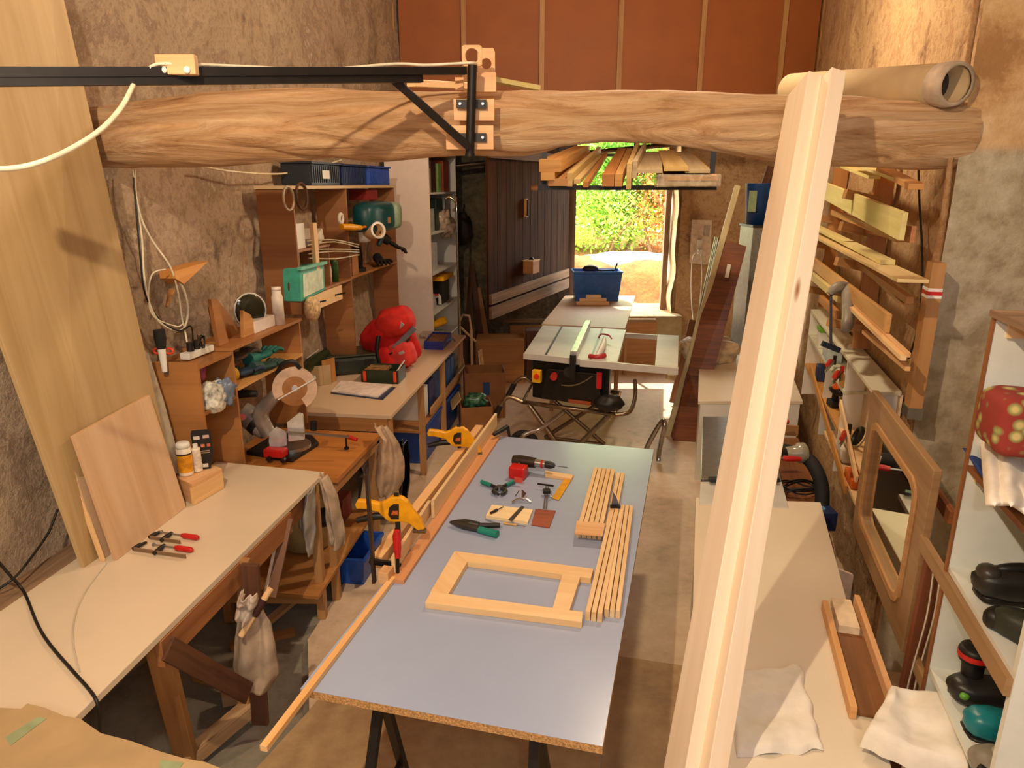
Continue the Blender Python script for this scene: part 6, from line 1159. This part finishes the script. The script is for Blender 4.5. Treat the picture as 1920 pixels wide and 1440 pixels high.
for x, y in ((905, 307), (1070, 290), (1190, 279)): T.part('bracket', MB().board(PY(x, y, 9.1), PY(x, y-14, 9.1), .03, .02), DSTEEL)
T.done()
T = Thing('hanging_bag', 'dark cap or bag hanging on the block wall left of the plank door', 'bag'); c = PY(868, 430, 9.38); T.part('bag', MB().ell(c, (.12, .06, .2), None, 18, 12, .3), plain('241c18', .7)); T.part('strap', MB().tube([c+V((0, 0, .18)), c+V((.02, .05, .3)), c+V((0, .15, .32))], .01, 6, spl=3), BLK); T.done()
for i, (x0, y0, x1, y1, m, lb) in enumerate(((868, 640, 884, 500, DARKW, 'dark'), (893, 645, 876, 520, GREYW, 'grey'), (912, 640, 884, 495, DARKW, 'brown'), (925, 650, 897, 540, OAK, 'tan'))):
    a = PY(x0, y0, 8.6); a.z = max(a.z, .01); a.z = .01; b = PY(x1, y1, 9.25); solo('leaning_lath', lb+' lath leaning against the block wall behind the white shelving', 'lath', MB().board(a, b, .06, .025, (0, 1, 0)), m, 'laths leaning at the far wall', bevel=.001)
def cbox(label, c, s, d, open_=True, m=CARDD, h=None):
    R = frame(d); T = Thing('cardboard_box', label, 'cardboard box', 'cardboard boxes by the long workbench'); w_ = MB(); x, y, z = s
    for q in (-1, 1): w_.box(c+R@V((q*x/2, 0, z/2)), (.01, y, z), R); w_.box(c+R@V((0, q*y/2, z/2)), (x, .01, z), R)
    w_.box(c+V((0, 0, .006)), (x, y, .01), R); T.part('walls', w_, m); T.part('flap', MB().box(c+R@V((-x/2-.045, 0, z+.03)), (.01, y*.95, .13), R@Matrix.Rotation(.7, 3, 'Y')), CARD); return T, R
T, R = cbox('large brown cardboard box with a blue label at the end of the long workbench', V((-.30, 7.25, 0)), (.42, .36, .50), (1, .1, 0)); T.part('label_patch', MB().box(V((-.27, 7.062, .33)), (.07, .006, .14)), plain('24406c', .5)); T.done()
T = Thing('pale_board', 'pale board with a white label leaning on the large cardboard box', 'board'); q = [PZ(903, 728, 0), PZ(926, 703, 0)]; T.part('panel', MB().prism([q[0], q[1], PY(923, 640, q[1].y+.1), PY(896, 658, q[0].y+.1)], (.012, .006, 0)), plain('f0d4a8', .5)); T.part('label_patch', MB().prism([PY(914, 718, q[0].y+.02), PY(926, 706, q[1].y-.1), PY(926, 690, q[1].y-.1), PY(914, 700, q[0].y+.02)], (.014, -.004, 0)), WHITE); T.done()
T, R = cbox('low cardboard box full of bottles and blue wrapping by the bench leg', V((-.36, 6.55, 0)), (.3, .3, .34), (1, .15, 0)); 
T.part('bottles', MB().ell(V((-.36, 6.55, .36)), (.12, .1, .07), None, 16, 10, .6), plain('3a6a48', .3, var=.6, scale=30)); T.done()
T = Thing('frame_offcut', 'thin pale wooden frame standing behind the cardboard boxes', 'frame'); T.part('post', MB().board(V((PY(884, 618, 8.3).x, 8.3, .0)), PY(884, 618, 8.3), .03, .02, (0, 1, 0)), PINE)
for a, b in (((858, 610), (868, 590)), ((868, 590), (880, 592)), ((880, 592), (884, 618)), ((862, 612), (892, 640))): T.part('bar', MB().board(PY(*a, 8.3), PY(*b, 8.3), .03, .02), PINE)
T.done()
obox('wood_crate', 'orange chipboard box in the corner behind the cardboard boxes', 'crate', V((-.15, 8.65, 0)), (.6, .4, .55), (1, 0, 0), ORANGE); obox('paint_bucket', 'dark container between the crate and the door leaf', 'container', V((.28, 8.8, 0)), (.2, .25, .62), (1, 0, 0), DARKW)
# ---- hanging timber over the saw
T = Thing('timber_cradle', 'dark steel bar on straps holding the hanging timber', 'rack'); Yn, Yf = 5.6, 8.15
a, b = PY(1008, 352, Yn), PY(1342, 352, Yn); T.part('bar', MB().board(a, b, .05, .035), plain('2c2c2c', .4, .4)); T.part('end_cap', MB().cyl(a+V((-.0, 0, 0)), a-V((.05, 0, 0)), .02), OAK)
for x in (1020, 1333): T.part('strap', MB().board(PY(x, 352, Yn), PY(x, 352, Yn)+V((0, 0, .62)), .04, .012, (0, 1, 0)), plain('1c2430', .5))
a2, b2 = PY(1080, 291, Yf), PY(1300, 291, Yf); T.part('far_bar', MB().board(a2, b2, .04, .03), DSTEEL); T.done()
ht = 'timber hanging over the table saw'
def tim(nx, ny, w_, h_, fx, fy, m, label):
    s = (Yn*COSP)/F; n_ = PY(nx, ny, Yn-.12); f_ = PY(fx, fy, Yf+.1); return solo('hanging_board', label, 'board', MB().board(n_, f_, w_*s, h_*s), m, ht, bevel=.001)
P1 = wood('cfa060', 'a8743c', .8); P2 = wood('cdb47c', 'ac8c50', .8); P3 = wood('b9a888', '94805c', .8)
tim(1031, 311, 40, 22, 1092, 281, P1, 'big orange timber at the upper left of the hanging stack'); tim(1027, 331, 26, 14, 1086, 287, P1, 'orange timber below the big one at the left of the stack'); tim(1046, 342, 36, 13, 1100, 289, OAK, 'flat darker timber lowest at the left of the stack')
tim(1068, 337, 10, 24, 1124, 284, P2, 'thin upright board next to the left timbers'); tim(1098, 346, 10, 10, 1136, 290, ORANGE, 'small strip end between the two halves of the stack'); tim(1082, 340, 12, 8, 1128, 291, P2, 'slim pale batten beside the small strip')
tim(1140, 338, 22, 22, 1166, 286, ORANGE, 'square orange timber in the middle of the hanging stack'); tim(1160, 338, 14, 22, 1180, 286, P1, 'narrow orange timber right of the square one'); tim(1179, 331, 9, 46, 1196, 282, P2, 'tall upright board in the middle, reaching lowest'); tim(1190, 318, 9, 30, 1208, 280, P3, 'second upright board leaning beside the tall one')
tim(1218, 321, 46, 7, 1222, 287, P3, 'flat grey-tan board at the left of the flat pile'); tim(1268, 317, 44, 7, 1250, 284, P2, 'flat board on top of the flat pile at the right'); tim(1308, 321, 44, 7, 1278, 287, P3, 'outermost flat board at the right of the flat pile')
tim(1288, 345, 104, 8, 1262, 292, P3, 'lowest wide board of the flat pile'); tim(1292, 334, 102, 9, 1264, 290, OAK, 'brown wide board in the flat pile')
sc_ = (Yn*COSP)/F; solo('shrink_wrap', 'shiny clear wrapping round the near ends of the flat pile', 'wrapping', MB().box(PY(1289, 339, Yn-.15), (116*sc_, .12, 22*sc_)), plain('c8bca8', .12, var=.3, scale=20, alpha=.4), bevel=.01)
# ---- right far side: panel, slab, bucket
T = Thing('socket_panel', 'white wooden panel with a socket and plugged cords on the far right wall', 'socket panel'); c = PY(1316, 455, YE-.16)
k = T.part('panel', MB().prism([PY(x, y, YE-.15) for x, y in ((1298, 412), (1335, 413), (1332, 497), (1293, 493))], (0, .02, 0)), plain('e0cdb4', .5)); T.part('switch', MB().box(PY(1325, 432, YE-.17), (.07, .03, .13)), plain('b0a498', .4), k); T.part('socket', MB().box(PY(1311, 460, YE-.17), (.06, .04, .14)), WHITE, k); T.part('plug', MB().box(PY(1312, 472, YE-.2), (.05, .06, .06)), WHITE, k); T.done()
cable('white cord looping down from the socket panel', [PY(1312, 472, YE-.22), PY(1300, 480, YE-.22), PY(1296, 520, YE-.25), PY(1297, 570, YE-.3), PY(1302, 620, YE-.4)], .007, WHITE); cable('second white cord hanging straight from the socket panel', [PY(1314, 474, YE-.22), PY(1316, 520, YE-.25), PY(1312, 570, YE-.3), PY(1308, 620, YE-.4)], .007, WHITE)
T = Thing('dark_slab', 'stack of dark reddish-brown decking boards leaning beside the far cabinet', 'board stack'); b0_, b1_ = PZ(1262, 826, .0), PZ(1304, 829, .0); t0, t1 = PY(1347, 446, 6.75), PY(1400, 462, 6.6)
b0_.z = b1_.z = .002; n_ = 6
for i in range(3):
    o = V((.0, .05*i, 0)); m_ = wood(['8c4c20', '7c4018', '8a5226'][i], '4a240e', 1.6, .4); T.part('plank', MB().prism([b0_+o, b1_+o, t1+o, t0+o], (.004, .045, 0)), m_, bevel=.002)
T.part('sticker', MB().prism([PY(1364, 495, 6.6), PY(1371, 496, 6.6), PY(1366, 521, 6.56), PY(1359, 520, 6.56)], (0, .003, 0)), WHITE); T.done()
a, b = PZ(1257, 818, .0), PY(1383, 348, 6.75); solo('cream_trim', 'long cream trim strip leaning left of the dark decking boards', 'trim strip', MB().board(V((a.x-.03, a.y, .002)), b, .05, .03, (0, 1, 0)), wood('d8cca0', 'bcae80', .5), bevel=.002)
a, b = PZ(1262, 760, .0), PZ(1300, 600, .9); solo('brown_prop', 'brown board leaning behind the cream trim strip', 'board', MB().board(V((a.x, a.y, .03)), PY(1300, 600, 7.6), .09, .03, (0, 1, 0)), BROWN, bevel=.002)
for i, (x0, y0, x1, y1) in enumerate(((1262, 652, 1273, 640), (1250, 706, 1266, 708))): solo('pine_peg', ['upper', 'lower'][i]+' pine block end showing by the saw extension and the brown board', 'block', MB().board(PY(x0, y0, 6.9), PY(x1, y1, 6.9), .06, .05), PINE, 'pine block ends beside the saw', bevel=.002)
solo('plastic_bag', 'cream plastic bag lying on the corner of the far cabinet', 'bag', MB().ell(PZ(1325, 655, ZC+.10)+V((0, -.05, 0)), (.27, .15, .12), frame((1, -.1, -.15)), 28, 16, .55, .8), plain('dcc6a4', .35, var=.15, scale=14))
T = Thing('grey_cabinet', 'tall narrow grey metal cabinet behind the dark decking boards', 'cabinet'); c = PY(1402, 560, 7.1); T.part('body', MB().box(V((c.x+.12, 7.15, (ZC+2.0)/2)), (.36, .4, 2.0-ZC-.002)), plain('7c7c74', .4), bevel=.006); T.part('top', MB().box(V((c.x+.12, 7.15, 2.01)), (.38, .42, .02)), plain('2c2420', .5)); T.done()
c = PY(1417, 450, 7.1); T = Thing('blue_bucket', 'dark blue bucket with a pale label on top of the grey cabinet', 'bucket'); c.z = 2.022; T.part('pail', MB().lathe([(0, 0), (.12, 0), (.145, .38), (.15, .39), (.13, .39), (.11, .02)], c, UP, 28), plain('143c74', .4)); T.part('label', MB().box(c+V((-.10, -.10, .22)), (.08, .01, .2), frame((1, -1, 0))), plain('8a9a78', .5)); T.done()
for i, (x0, y0, x1, y1) in enumerate(((1395, 455, 1445, 312), (1412, 430, 1458, 318))): solo('dark_batten', ['left', 'right'][i]+' dark batten rising behind the blue bucket', 'batten', MB().board(PY(x0, y0, 7.5), PY(x1, y1, 7.5), .07, .03, (0, 1, 0)), DARKW, 'dark battens behind the bucket', bevel=.002)
